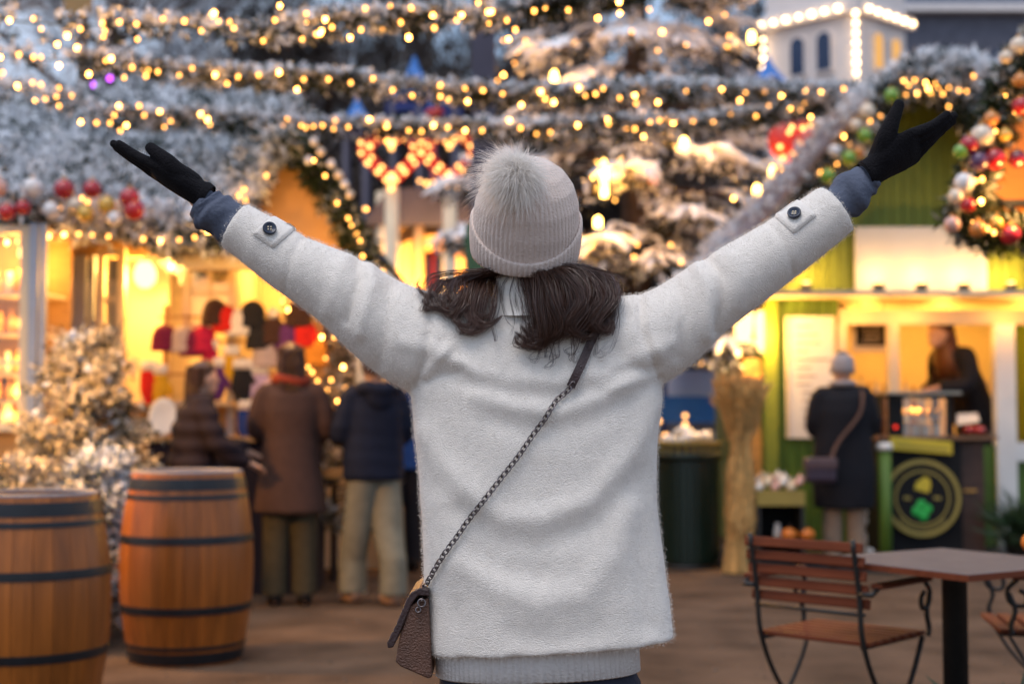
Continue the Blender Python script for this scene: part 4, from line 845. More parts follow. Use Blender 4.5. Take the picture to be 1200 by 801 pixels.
t = thing("oval_sign", "red oval ride sign with round bulbs right of the Christmas tree", "sign", (WX(932, 13.2), 13.2, 0)); c_ = W(934, 165, 13.2)
g = MB(); g.lathe([(.002, -.04), (.26, -.04), (.275, 0), (.26, .04), (.002, .04)], (0, 0, 0), 28, sy=.75); rm = arr(Matrix.Rotation(R(90), 3, 'X')); g.V = [v @ rm.T + arr(c_) for v in g.V]; g.build("sign_panel", M['red'], t)
g = MB(); g.tube([(c_.x, c_.y + .03, 0), (c_.x, c_.y + .03, c_.z - .15)], .05, 8); g.build("pole", M['cream'], t)
bulbs(t, [W(a, b, 13.12) for a, b in ((928, 149), (941, 150), (951, 146), (937, 167), (925, 155), (960, 160), (914, 172), (929, 181), (918, 185), (950, 172), (940, 186), (958, 148))], bulb_sign_me, scale=.72)
# ride booth below the hearts
YR = 21.5; rb = thing("fairground_booth", "cream fairground booth with lit arches under a dark roof, behind the heart signs", "booth", (WX(495, YR), YR + 1, 0))
X0, X1 = WX(434, YR), WX(575, YR)
g = MB(); g.prism([(X0 - .1, WZ(268, YR)), (X1, WZ(268, YR)), (X1 - .2, WZ(222, YR)), (X0 + .3, WZ(228, YR))], YR - .5, YR + 2); g.build("roof", M['plum'], rb, smooth=False)
g = MB(); g.span(X0, X1, YR - .1, YR + .1, WZ(285, YR), WZ(268, YR) - .003); g.build("beam", M['plank'], rb, smooth=False)
M['apricot'] = mat("apricot_paint", (.66, .36, .12), .5, .08, 3)
def arch(parent, pa, pb, top, Y, th, m):
    xa, xb, zt = WX(pa, Y), WX(pb, Y), WZ(top, Y); r = (xb - xa) / 2; cx = (xa + xb) / 2; n = 12; ou = [(xa, 0)] + [(cx - r * math.cos(math.pi * k / n), zt - r * .5 + r * .5 * math.sin(math.pi * k / n)) for k in range(n + 1)] + [(xb, 0)]
    inn = [(cx + (a - cx) * (1 - th / r), b - (th if b > 0 else 0)) for a, b in ou]; N_ = len(ou); v = [(a, y, b) for y in (Y, Y + .12) for P_ in (ou, inn) for a, b in P_]; q = []
    for k in range(N_ - 1): q += [(k, k + 1, N_ + k + 1, N_ + k), (2 * N_ + k, 3 * N_ + k, 3 * N_ + k + 1, 2 * N_ + k + 1), (k, 2 * N_ + k, 2 * N_ + k + 1, k + 1), (N_ + k, N_ + k + 1, 3 * N_ + k + 1, 3 * N_ + k)]
    g = MB(); g.add(v, quads=q); g.build("arch", m, parent, smooth=False)
arch(rb, 440, 468, 278, YR - .3, .12, M['white']); arch(rb, 466, 552, 275, YR - .35, .22, M['apricot'])
g = MB(); g.span(X0, X1, YR + 1.4, YR + 1.45, 0, WZ(285, YR)); g.build("back_wall", M['apricot'], rb, smooth=False)
g = MB(); g.span(WX(496, YR), WX(516, YR), YR + .6, YR + .9, 0, WZ(296, YR)); g.build("door", M['navy'], rb, smooth=False)
for px in (446, 490, 545):
    g = MB(); g.tube([(WX(px, YR - .4), YR - .4, 0), (WX(px, YR - .4), YR - .4, WZ(225, YR - .4))], .085, 10); g.build("column", M['apricot'] if px > 480 else M['cream'], rb)
for px in (480, 520): point("booth_light", W(px, 330, YR - 1.1), 80, (1, .5, .14), .1, rb)
bulbs(rb, [W(a, b, YR - .6) for a, b in ((492, 212), (500, 215), (508, 214), (516, 218), (528, 215), (536, 220), (544, 213), (551, 160), (551, 172), (551, 184), (551, 196), (551, 208), (551, 221), (428, 245))], bulb_sign_me)
# blue tents
def tent(px, top, base, hw, Y, label, ball=None):
    x = WX(px, Y); zt, zb = WZ(top, Y), WZ(base, Y); r = hw * Y / FPX; t = thing("blue_tent", label, "tent", (x, Y, 0), "blue pointed tents behind the lane")
    g = MB(); n = 10; g.lathe([(r, zb), (r * .55, zb + (zt - zb) * .35), (r * .22, zb + (zt - zb) * .7), (.02, zt)], (x, Y, 0), n, cap=False); g.build("canopy", M['blue'], t, smooth=False)
    g = MB(); g.lathe([(r, zb), (r * 1.02, zb - .28)], (x, Y, 0), 20, cap=False); g.build("valance", M['navy'], t)
    for k in range(4):
        a = math.pi / 4 + k * math.pi / 2; g = MB(); g.tube([(x + r * .95 * math.cos(a), Y + r * .95 * math.sin(a), 0), (x + r * .95 * math.cos(a), Y + r * .95 * math.sin(a), zb)], .06, 8); g.build("pole", M['plum'], t)
    if ball:
        g = MB(); b_ = W(*ball[:2], Y); g.ell(tuple(b_), ball[2] * Y / FPX, 14, 10); g.build("finial_ball", M['blue'], t)
tent(484, 66, 118, 34, 24, "blue pointed tent with navy valance above the heart signs"); tent(512, 116, 128, 30, 22.5, "flat blue awning tent with red tip just left of the dark column")
tent(905, 66, 100, 26, 26, "blue pointed tent left of the white tower"); tent(416, 112, 140, 17, 23, "small rounded blue tent left of the hearts")
g = MB(); c_ = W(511, 131, 22); g.tube([tuple(W(506, 134, 22)), tuple(W(516, 130, 22)), tuple(W(512, 122, 22))], [.10, .08, .02], 8, round_ends=True); g.tube([tuple(W(508, 134, 22)), (W(508, 134, 22).x, 22, 0)], .03, 6); single(g, "pennant", M['red'], "small red pennant on a mast beside the dark square column", "flag")
# dark square column
YP = 12.5; dc = thing("square_column", "tall dark square column with a green box low on its left side, behind the beanie", "column", (WX(566, YP), YP, 0))
g = MB(); g.span(WX(552, YP), WX(580, YP), YP, YP + .21, 0, WZ(-60, YP)); g.build("shaft", M['plum'], dc, smooth=False)
g = MB(); g.span(WX(545, YP), WX(566, YP), YP - .12, YP - .003, WZ(330, YP), WZ(265, YP)); g.build("green_box", mat("green_paint", (.05, .13, .06), .5, .1, 5), dc, smooth=False)
# purple lamps behind the roof at left
t = thing("lamp_post", "slim lamp post with two purple lamps behind the left stall roof", "street lamp", (WX(112, 20), 20, 0)); g = MB(); g.tube([(WX(112, 20), 20, 0), (WX(112, 20), 20, WZ(88, 20))], .05, 8); g.build("pole", M['plum'], t)
for a, b in ((108, 99), (129, 92)): 
    p = W(a, b, 19.8); g = MB(); g.ell(tuple(p), .034, 10, 8); g.build("lamp", M['bulb_purple'], t)
t = thing("wooden_sign", "brown hanging board against the sky at the top left", "sign", (WX(90, 13), 13, 0)); g = MB(); g.prism([xz(76, 16, 13), xz(104, 16, 13), xz(108, -14, 13), xz(72, -14, 13)], 13, 13.06); g.build("board", M['plank'], t, smooth=False); g = MB(); g.tube([(WX(90, 13.1), 13.1, 0), (WX(90, 13.1), 13.1, WZ(-10, 13.1))], .05, 8); g.build("post", M['bark'], t)

# ------------------------------------------------------------------ green kiosk on the right
YK = 12.1
KX0, KX1 = WX(897, YK), WX(1275, YK); kap = (WX(1083, YK), WZ(112, YK)); kez = WZ(290, YK)
ks = thing("green_kiosk", "green boarded kiosk with lit serving window, blank sign board and black counter", "kiosk", ((KX0 + KX1) / 2, YK + 1, 0))
zl = WZ(350, YK)
def ktop(x): return kez + (kap[1] - kez) * (1 - abs(x - kap[0]) / (kap[0] - KX0)) if KX0 <= x <= KX1 + .4 else kez
g = MB(); bw = .092; x = KX0
while x < KX1:
    xb = min(x + bw - .007, KX1); g.prism([(x, zl + .05), (xb, zl + .05), (xb, max(ktop(xb), kez - .2)), (x, max(ktop(x), kez - .2))], YK, YK + .03); x += bw
g.build("gable_boards", M['green'], ks, smooth=False)
g = MB(); g.span(KX0, KX1, YK + .031, YK + .06, zl + .05, kez); g.build("gable_backing", M['green_dark'], ks, smooth=False)
g = MB(); g.span(KX0 - .08, KX1 + .1, YK - .32, YK + .06, zl, zl + .045); g.build("ledge", M['cream'], ks, smooth=False)
def boards(a, b, z0, z1, m, nm, y=YK):
    g = MB(); x = a
    while x < b - .01: g.span(x, min(x + bw - .007, b), y, y + .03, z0, z1); x += bw
    g.span(a, b, y + .031, y + .05, z0, z1); return g.build(nm, m, ks, smooth=False)
zo = WZ(522, YK)
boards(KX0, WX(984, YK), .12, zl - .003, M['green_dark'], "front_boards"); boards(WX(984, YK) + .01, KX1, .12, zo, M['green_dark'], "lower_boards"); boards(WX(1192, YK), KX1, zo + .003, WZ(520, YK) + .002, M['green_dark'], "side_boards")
g = MB(); g.span(KX0, KX0 + .1, YK - .05, YK - .001, .0, zl - .003); g.build("corner_post", M['green'], ks, smooth=False)
g = MB(); g.span(KX0, KX0 + .04, YK + .06, YK + 3, 0, kez); g.build("side_wall", M['green_dark'], ks, smooth=False); g = MB(); g.span(KX1 - .04, KX1, YK + .06, YK + 3, 0, kez); g.build("side_wall", M['green_dark'], ks, smooth=False)
g = MB(); g.span(KX0 + .05, KX1 - .05, YK + 2.0, YK + 2.04, .2, zl); g.span(KX0 + .05, KX1 - .05, YK + .06, YK + 2.0, zl + .0, zl + .03); g.build("back_wall", M['cream'], ks, smooth=False)
g = MB(); g.span(KX0 + .05, KX1 - .05, YK + .06, YK + 2.0, .2, .24); g.build("kiosk_floor", M['plank'], ks, smooth=False)
g = MB(); g.span(WX(984, YK), KX1, YK - .02, YK + .05, WZ(380, YK), WZ(363, YK)); g.build("window_head", M['cream'], ks, smooth=False)
for a, b, bot in ((982, 992, 522), (1041, 1053, 522), (1166, 1189, 645)):
    g = MB(); g.span(WX(a, YK), WX(b, YK), YK - .05, YK + .06, WZ(bot, YK), WZ(380, YK) - .002); g.build("window_post", M['cream'] if b < 1100 else M['white'], ks, smooth=False)
g = MB(); g.span(WX(1189, YK) + .002, KX1, YK - .03, YK + .05, WZ(540, YK), WZ(518, YK)); g.build("sill", M['white'], ks, smooth=False)
g = MB()
for (ax, az) in ((KX0 - .15, kez - .12), (KX1 + .15, kez - .12)):
    g.add([(kap[0], YK - .35, kap[1] + .1), (ax, YK - .35, az), (ax, YK + 3.1, az), (kap[0], YK + 3.1, kap[1] + .1)], quads=[(0, 1, 2, 3)])
rf = g.build("roof", M['slate'], ks, smooth=False); sl = rf.modifiers.new("t", 'SOLIDIFY'); sl.thickness = .06
g = MB(); cover(g, [(KX0 - .15, YK - .4, kez - .1), (KX0 - .15, YK + 3.1, kez - .1), (kap[0], YK + 3.1, kap[1] + .12), (kap[0], YK - .4, kap[1] + .12)], 2200, 12, .15, .085, .02, .14); g.build("fir_thatch", M['fir_roof'], rf)
sbx0, sbx1, sbz0, sbz1 = WX(1003, YK), WX(1157, YK), WZ(350, YK), WZ(267, YK)
sb = thing("sign_board", "blank white sign board lit from below on the green kiosk gable", "sign", ((sbx0 + sbx1) / 2, YK - .05, sbz0))
g = MB(); g.span(sbx0, sbx1, YK - .07, YK - .02, sbz0 + .05, sbz1); g.build("board", M['white'], sb, smooth=False)
g = MB(); g.span(sbx0 + .1, sbx0 + .14, YK - .018, YK + .0, sbz0 + .1, sbz1 - .05); g.span(sbx1 - .14, sbx1 - .1, YK - .018, YK, sbz0 + .1, sbz1 - .05); g.build("bracket", M['iron'], sb, smooth=False)
for px in (945, 1030, 1080, 1130, 1185):
    p = W(px, 343, YK - .2); g = MB(); g.lathe([(.05, -.02), (.055, .0), (.045, .04)], (p.x, YK - .2, zl + .07), 12); lp = g.build("ledge_lamp", M['iron'], ks); g = MB(); g.ell((p.x, YK - .2, zl + .115), (.035, .035, .018), 12, 6); g.build("lamp_lens", M['lampglass'], lp)
    point("ledge_light", (p.x, YK - .22, zl + .19), 1.3 if 990 < px < 1160 else 5, (1, .52, .14), .04, ks)
for px, w in ((1015, 9), (1105, 10), (1200, 8)): point("kiosk_light", W(px, 392, YK + 1.0), w, (1, .45, .07), .10, ks)
for px in (945, 1010, 1075, 1190): point("under_ledge_fill", W(px, 372, YK - .25), 2.2, (1, .44, .08), .05, ks)  # added lights under the ledge, warming the menu board and ground
# snowy mound and garlands on the gable
garland("gable_garland", "bulky snow flocked fir bough crowning the green kiosk gable", "garland", [(1025, 116), (1058, 98), (1090, 84), (1130, 86), (1170, 102)], YK - .5, .19, [(1141, 89)], dens=500, group="garlands on the green kiosk gable", key='fir_roof', snowy=.3)
garland("gable_garland", "dark fir garland with baubles and bulbs down the left slope of the green kiosk gable", "garland", [(1080, 98), (1040, 118), (1010, 150), (985, 185), (955, 225), (925, 262), (900, 290)], YK - .55, .15,
        [(1059, 95), (1065, 100), (1072, 94), (1062, 111), (1032, 136), (995, 169), (1010, 177), (981, 192), (962, 202), (1000, 145), (975, 200), (1020, 142), (950, 236), (936, 250), (989, 160), (1045, 118)], dens=420, group="garlands on the green kiosk gable", key='fir_garland')
garland("gable_garland", "dark fir garland with bulbs down the right slope of the green kiosk gable", "garland", [(1078, 98), (1110, 112), (1140, 140), (1175, 180), (1230, 235), (1280, 285)], YK - .55, .15,
        [(1085, 97), (1075, 109), (1091, 109), (1100, 103), (1112, 103), (1133, 107), (1112, 125), (1088, 104), (1105, 110), (1096, 98), (1124, 106)], dens=380, group="garlands on the green kiosk gable", key='fir_garland')
GK = "baubles on the green kiosk gable"
for px, py, r, c_, lb in ((1045, 112, 9, "green", "green bauble nearest the peak of the kiosk gable"), (1016, 131, 10, "cream", "cream bauble beside the bulbs upper left of the kiosk gable"), (1013, 159, 9, "green", "second green bauble down the kiosk gable's left slope"), (995, 185, 9, "green", "third green bauble down the kiosk gable's left slope"),
        (1003, 147, 8, "cream", "cream bauble just above the second green one on the kiosk gable"), (970, 206, 9, "green", "lowest green bauble on the kiosk gable's left slope"), (978, 177, 8, "white", "white bauble at the outer edge of the kiosk gable's left slope"), (1006, 178, 7, "orange", "orange bauble beside the third green one on the kiosk gable"), (956, 232, 8, "white", "white bauble low on the left slope of the kiosk gable"), (942, 250, 7, "orange", "orange bauble lowest on the kiosk gable's left slope")):
    bauble(px, py, YK - .8, r, c_, lb, GK)
# frosted timber slanting up to the gable
t = thing("timber_pole", "frosted timber pole slanting up beside the Christmas tree to the kiosk gable", "timber", tuple(W(850, 290, 11.3)))
pp = smooth_path([arr(W(a, b, Y)) for a, b, Y in ((522, 652, 10.6), (660, 502, 10.8), (800, 346, 11.05), (850, 292, 11.2), (905, 232, 11.35), (960, 168, 11.45), (1010, 118, 11.5))], 10); g = MB(); g.tube(pp, np.linspace(.10, .085, len(pp)) * 1.0, 14); v = np.concatenate(g.V); g.V = [v + (.02 * noise3(v, 14, 5))[:, None] * arr((1, .4, .6))]
g.build("pole", mat("frosted_wood", (.40, .33, .34), .9, .3, 8, 1, 25), t); k = rng.integers(0, len(pp), 900); g = MB(); sprigs(g, pp[k] + arr((0, -.03, .06)) + rng.normal(size=(900, 3)) * arr((.05, .04, .03)), rng.normal(size=(900, 3)) + arr((0, -.4, .6)), 8, .07, .045, .016); g.build("frost", M['snow'], t)


# ------------------------------------------------------------------ what stands in and at the kiosk
mb_ = thing("menu_board", "pale menu board with faint lines on the kiosk wall left of the window", "menu board", (WX(950, YK), YK - .03, WZ(512, YK)))
a, b, z0, z1 = WX(921, YK), WX(979, YK), WZ(513, YK), WZ(371, YK)
g = MB(); g.span(a, b, YK - .04, YK - .004, z0, z1); g.build("board", M['white'], mb_, smooth=False)
g = MB()
for k in range(13):
    w = random.uniform(.1, .3); xx = a + .08 + (.05 if k > 7 else .0); z = z1 - .08 - k * .07; g.span(xx, xx + w, YK - .0435, YK - .0405, z - .012, z)
g.build("lettering", mat("grey_ink", (.30, .24, .2), .7), mb_, smooth=False)
for xx in (a, b - .02):
    g = MB(); g.span(xx, xx + .02, YK - .05, YK - .0405, z0, z1); g.build("frame", M['cream'], mb_, smooth=False)
p = W(1021, 391, YK + .25); ms = thing("menu_screen", "small black chalkboard in a cream frame hanging in the kiosk window", "chalkboard", (p.x, p.y, p.z))
g = MB(); g.box(tuple(p), (.27, .02, .21)); g.build("board", M['black'], ms, smooth=False)
g = MB()
for k in range(5): g.box((p.x + rng.uniform(-.02, .02), p.y - .0125, p.z + .07 - k * .034), (random.uniform(.12, .2), .004, .008))
g.build("chalk_lines", M['cream'], ms, smooth=False)
g = MB(); g.span(p.x - .17, p.x - .137, p.y - .02, p.y + .015, p.z - .16, p.z + .16); g.span(p.x + .137, p.x + .17, p.y - .02, p.y + .015, p.z - .16, p.z + .16); g.span(p.x - .137, p.x + .137, p.y - .02, p.y + .015, p.z - .16, p.z - .107); g.span(p.x - .137, p.x + .137, p.y - .02, p.y + .015, p.z + .107, p.z + .16); g.build("frame", M['cream'], ms, smooth=False)
g = MB(); g.tube([(p.x - .1, p.y, p.z + .16), (p.x - .1, p.y, zl)], .004, 5); g.tube([(p.x + .1, p.y, p.z + .16), (p.x + .1, p.y, zl)], .004, 5); g.build("hanger", M['iron'], ms)
g = MB(); g.span(WX(992, YK) + .003, WX(1166, YK) - .003, YK + .06, YK + .6, zo - .06, zo - .01); cs = g.build("serving_shelf", M['plank'], ks, smooth=False)
M['steel'] = mat("brushed_steel", (.55, .48, .38), .3, .1, 30, metal=1.0); M['amber'] = mat("amber_glass", (.32, .13, .02), .2, .2, 6)
for k, (px, top, c_) in enumerate(((1001, 446, 'amber'), (1010, 440, 'steel'), (1019, 448, 'amber'), (1028, 442, 'steel'), (1037, 450, 'jar_brown'), (1062, 444, 'steel'), (1071, 452, 'amber'), (1080, 448, 'steel'))):
    Yq = YK + .35; x = WX(px, Yq); zt = WZ(top, Yq); zb = zo - .01; h = zt - zb; g = MB(); g.lathe([(.028, 0), (.030, .02), (.030, h * .72), (.012, h * .86), (.011, h)], (x, Yq, zb), 14)
    o = single(g, "tall_bottle" if c_ != 'steel' else "steel_flask", M[c_], "%s standing on the kiosk serving shelf, number %s from the left" % ({"amber": "tall amber bottle", "steel": "tall steel flask", "jar_brown": "tall brown bottle"}[c_], ("one", "two", "three", "four", "five", "six", "seven", "eight")[k]), "bottle", group="bottles and flasks on the kiosk shelf")
# black counter with display case, yellow strip and round emblem
YQ = 11.45
ct = thing("sales_counter", "black sales counter with a round yellow ringed emblem of cheese and clover", "counter", (WX(1090, YQ), YQ + .25, 0))
zt = WZ(515, YQ); X0, X1 = WX(1030, YQ), WX(1126, YQ)
g = MB(); g.span(X0, X1, YQ, YQ + .5, .06, zt); g.build("cabinet", M['black'], ct, smooth=False)
g = MB(); g.span(X1 + .002, WX(1156, YQ), YQ + .08, YQ + .5, .06, zt - .03); g.build("wooden_side", mat("dark_wood", (.07, .032, .02), .5, .25, 6, .2, 30, stretch=(1, 1, 5)), ct, smooth=False)
g = MB(); g.span(X0 - .03, WX(1160, YQ), YQ + .0, YQ + .52, .0, .058); g.build("plinth", M['iron'], ct, smooth=False)
g = MB(); g.span(X0 - .02, WX(1168, YQ), YQ - .03, YQ + .56, zt + .002, zt + .03); g.build("countertop", M['jar_brown'], ct, smooth=False)
for a, b, nm in ((1131, 1146, "drawer_handle"),):
    g = MB(); g.span(WX(a, YQ), WX(b, YQ), YQ + .06, YQ + .079, WZ(575, YQ) - .01, WZ(575, YQ) + .01); g.build(nm, M['jar_amber'], ct, smooth=False)
ec = W(1080, 583, YQ - .03); em = MB(); rmx = arr(Matrix.Rotation(R(90), 3, 'X'))
def disc(r0, r1, d, mm, nm, par):
    g = MB(); g.lathe([(max(r0, .001), 0), (r1, 0), (r1, d), (max(r0, .001), d)], (0, 0, 0), 48, cap=False); g.V = [v @ rmx.T + arr((ec.x, ec.y, ec.z)) for v in g.V]; return g.build(nm, mm, par, smooth=False)
M['olive'] = mat("olive_gold_paint", (.30, .23, .05), .5, .1, 6); M['cheese'] = mat("cheese_yellow", (.62, .46, .03), .5, .1, 6); M['clover'] = mat("clover_green", (.02, .42, .06), .5, .1, 6)
E = disc(0, .312, .02, M['black'], "emblem", ct); ec = ec + Vector((0, -.006, 0)); disc(.272, .308, .02, M['olive'], "outer_ring", E); disc(.205, .222, .02, M['olive'], "inner_ring", E)
def flat(poly, m, nm, d=.02):
    g = MB(); g.prism([(ec.x + a, ec.z + b) for a, b in poly], ec.y - d, ec.y); g.build(nm, m, E, smooth=False)
flat([(-.06, .07), (.05, .04), (.07, .10), (.06, .15), (.02, .17), (-.05, .12)], M['cheese'], "cheese_mark")
g = MB()
for k in range(4):
    a = k * math.pi / 2 + .2; c0 = (ec.x + .045 * math.cos(a), ec.y - .01 - .0012 * k, ec.z - .095 + .045 * math.sin(a)); g.ell(c0, (.042, .008, .042), 14, 8)
g.tube([(ec.x, ec.y - .01, ec.z - .12), (ec.x + .02, ec.y - .01, ec.z - .17)], .007, 6); g.build("clover_mark", M['clover'], E)
for s in (-1, 1): flat([(s * .12 - .028, -.01), (s * .12 + .028, -.016), (s * .12 + .028, .01), (s * .12 - .028, .016)], M['olive'], "side_mark")
g = MB()
for k in range(15):
    a = R(225 + k * 6.4); c0 = (ec.x + .248 * math.cos(a), ec.y - .012, ec.z + .248 * math.sin(a)); g.box(c0, (.016, .008, .026), arr(Matrix.Rotation(-(a + math.pi / 2), 3, 'Y')))
g.build("ring_lettering", M['olive'], E, smooth=False)
ys = thing("yellow_sign", "yellow strip sign with a line of small lettering above the round emblem", "sign", (WX(1079, YQ), YQ - .05, WZ(532, YQ)))
a, b = WX(1043, YQ - .05), WX(1115, YQ - .05); g = MB(); g.prism([(a, WZ(526, YQ)), (b, WZ(532, YQ)), (b, WZ(517, YQ)), (a, WZ(511, YQ))], YQ - .06, YQ - .035); g.build("board", M['cheese'], ys, smooth=False)
g = MB()
for k in range(16): x = a + .05 + k * .026; g.span(x, x + .017, YQ - .0635, YQ - .0605, WZ(521 + k * .36, YQ) - .011, WZ(521 + k * .36, YQ) + .013)
g.build("lettering", M['olive'], ys, smooth=False)
# glass case on the counter
dz0 = zt + .03; X0, X1, zt2 = WX(1042, YQ), WX(1118, YQ), WZ(466, YQ)
dc_ = thing("display_case", "black framed glass warming case with food on the kiosk counter", "display case", ((X0 + X1) / 2, YQ + .2, dz0))
g = MB()
for x in (X0, X1 - .05):
    for y in (YQ + .02, YQ + .4): g.span(x, x + .05, y, y + .04, dz0 + .001, zt2)
g.span(X0, X1, YQ + .02, YQ + .44, zt2 + .001, zt2 + .03); g.span(X0, X0 + .12, YQ + .015, YQ + .019, dz0 + .001, zt2); g.build("frame", M['black'], dc_, smooth=False)
g = MB(); g.span(X0 - .02, X1 + .06, YQ - .02, YQ + .46, zt2 + .032, zt2 + .05); g.build("steel_top", M['steel'], dc_, smooth=False)
g = MB(); g.span(X0 + .052, X1 - .052, YQ + .03, YQ + .034, dz0 + .001, zt2); g.build("pane", M['glass'], dc_, smooth=False)
g = MB(); p = W(1050, 500, YQ); g.ell((p.x, YQ + .008, p.z), .014, 10, 8); g.build("indicator_lamp", M['bulb_red'], dc_)
g = MB(); g.span(X0 + .055, X1 - .055, YQ + .08, YQ + .4, dz0 + .14, dz0 + .15); g.build("shelf", M['steel'], dc_, smooth=False)
point("case_light", ((X0 + X1) / 2, YQ + .2, zt2 - .05), 2.2, (1, .6, .2), .04, dc_)
for k in range(5):
    x = X0 + .16 + k * .075; g = MB(); g.lathe([(.026, 0), (.034, .03), (.03, .06), (.012, .075)], (x, YQ + .22, dz0 + .151), 12); single(g, "pastry", M['jar_amber'], "golden pastry on the case's upper shelf, %s of five" % ("leftmost", "second", "middle", "fourth", "rightmost")[k], "pastry", group="pastries in the glass case")
for k in range(4):
    x = X0 + .17 + k * .09; g = MB(); g.lathe([(.03, 0), (.036, .09), (.034, .092), (.028, .01), (.001, .008)], (x, YQ + .2, dz0 + .002), 12, cap=False); single(g, "paper_cup", M['jar_cream'], "cream paper cup on the floor of the glass case, %s of four" % ("leftmost", "second", "third", "rightmost")[k], "cup", group="paper cups in the glass case")
p = W(1150, 512, YQ + .2); pl_ = MB(); pl_.lathe([(.001, 0), (.10, 0), (.16, .02), (.165, .025), (.10, .008), (.001, .008)], (p.x - .03, YQ + .25, zt + .031), 24, cap=False); single(pl_, "plate", M['jar_brown'], "dark plate of red fruit at the counter's right end", "plate")
for k, (dx, dy) in enumerate(((-.06, 0), (.02, -.04), (.05, .03), (-.01, .05))):
    g = MB(); g.ell((p.x - .03 + dx, YQ + .25 + dy, zt + .075), (.042, .042, .036), 14, 10); single(g, "red_fruit", M['bb_red'], "round red fruit on the dark plate, %s" % ("leftmost", "nearest the lane", "rightmost", "at the back")[k], "fruit", group="red fruit on the plate")
x = WX(1020, YQ); g = MB(); g.lathe([(.05, 0), (.05, .95)], (WX(1036, 11.2), 11.2, 0), 18); bo_ = single(g, "green_bollard", M['green_dark'], "green bollard with a white cap between the customer and the black counter", "bollard")
g = MB(); g.lathe([(.062, 0), (.062, .04), (.05, .055), (.001, .06)], (WX(1036, 11.2), 11.2, .952), 18); g.build("cap", M['white'], bo_)
g = MB(); g.span(WX(850, 11.5), WX(1300, 11.5), 11.15, YK - .06, 0, .13); ke = single(g, "wooden_step", M['iron'], "long dark wooden step running along the foot of the kiosk", "step", smooth=False); ke.location.z = 0
# produce stand with pumpkins
YO = 11.0; po = thing("produce_stand", "small dark produce stand with a yellow green front strip beside the customer", "stand", (WX(912, YO), YO, 0)); X0, X1 = WX(886, YO), WX(942, YO)
g = MB(); g.span(X0, X1, YO, YO + .4, WZ(576, YO) - .03, WZ(576, YO)); g.build("tray", M['iron'], po, smooth=False)
g = MB(); g.span(X0, X1, YO - .015, YO - .002, WZ(592, YO), WZ(576, YO) + .01); g.build("front_strip", M['olive'], po, smooth=False)
for x in (X0, X1 - .03):
    g = MB(); g.span(x, x + .03, YO, YO + .4, 0, WZ(576, YO) - .032); g.build("side_panel", M['iron'], po, smooth=False)
g = MB(); g.span(X0 + .032, X1 - .032, YO + .37, YO + .39, .0, WZ(576, YO) - .032); g.build("back_panel", M['black'], po, smooth=False)
zs = WZ(634, YO); g = MB(); g.span(X0 + .032, X1 + .12, YO - .03, YO + .36, zs - .02, zs); g.build("lower_shelf", M['iron'], po, smooth=False)
for k in range(16):
    x = X0 + .03 + (k % 6) * .062 + .03 * (k // 6 % 2); y = YO + .07 + .1 * (k // 6); g = MB(); r = .036 + .008 * rng.random(); z = WZ(576, YO) + r * .8 + .02 * (k // 6) + .035 * (k % 2)
    g.lathe([(.002, -r * .8), (r * .8, -r * .5), (r, 0), (r * .75, r * .5), (r * .2, r * .85), (.006, r * 1.3)], (x, y, z), 12); cn = ("white", "cream", "pink")[k % 3]
    single(g, "garlic_bulb", M['bb_' + cn] if k % 3 == 2 else M['jar_' + cn], "pale %s bulb in the heap on the produce stand" % {"white": "white", "cream": "cream", "pink": "pink"}[cn], "bulb", group="%s bulbs heaped on the produce stand" % cn)
M['pumpkin'] = mat("pumpkin_skin", (.62, .17, .015), .45, .12, 10)
def pumpkin(x, y, z, r, label, group=None):
    t = thing("pumpkin", label, "pumpkin", (x, y, z), group); g = MB(); v = []; n = 40; m = 12; rr_ = []
    for i in range(m):
        ph = -math.pi / 2 + math.pi * (i + .5) / m; a = np.linspace(0, 6.2832, n, endpoint=False); q = r * math.cos(ph) * (1 - .10 * np.abs(np.cos(a * 5)) ** 3); rr_.append(np.stack([x + q * np.cos(a), y + q * np.sin(a), np.full(n, z + r * .82 + r * .8 * math.sin(ph) * (1 - .12 * math.cos(ph) ** 8))], 1))
    g.rings(rr_); g.build("shell", M['pumpkin'], t); g = MB(); g.tube([(x, y, z + r * 1.5), (x + r * .05, y, z + r * 1.8), (x + r * .2, y, z + r * 2.0)], [r * .16, r * .10, r * .12], 7); g.build("stalk", M['bark'], t)
GP = "pumpkins on the produce stand's lower shelf"
pumpkin(WX(924, YO), YO + .02, zs, .062, "small orange pumpkin on the produce stand, left one of the pair", GP); pumpkin(WX(945, YO), YO + .03, zs, .062, "small orange pumpkin on the produce stand, right one of the pair", GP)
g = MB(); g.lathe([(.03, 0), (.032, .07), (.02, .1), (.022, .13)], (WX(913, YO), YO + .12, zs + .001), 14); single(g, "jar", M['jar_white'], "small white jar behind the left pumpkin on the produce stand", "jar")
g = MB(); p = W(1017, 640, 11.05); zz = .131
g.ell((p.x, 11.3, zz + .12), (.06, .05, .10), 14, 10); g.ell((p.x + .005, 11.28, zz + .27), .055, 14, 10); g.ell((p.x - .035, 11.28, zz + .33), .02, 8, 6); g.ell((p.x + .045, 11.28, zz + .33), .02, 8, 6); g.tube([(p.x - .02, 11.27, zz + .04), (p.x - .06, 11.2, zz + .03)], .026, 8, round_ends=True); g.tube([(p.x + .02, 11.27, zz + .04), (p.x + .06, 11.2, zz + .03)], .026, 8, round_ends=True); single(g, "plush_toy", M['fur'], "small cream plush animal sitting on the step beside the customer", "toy")

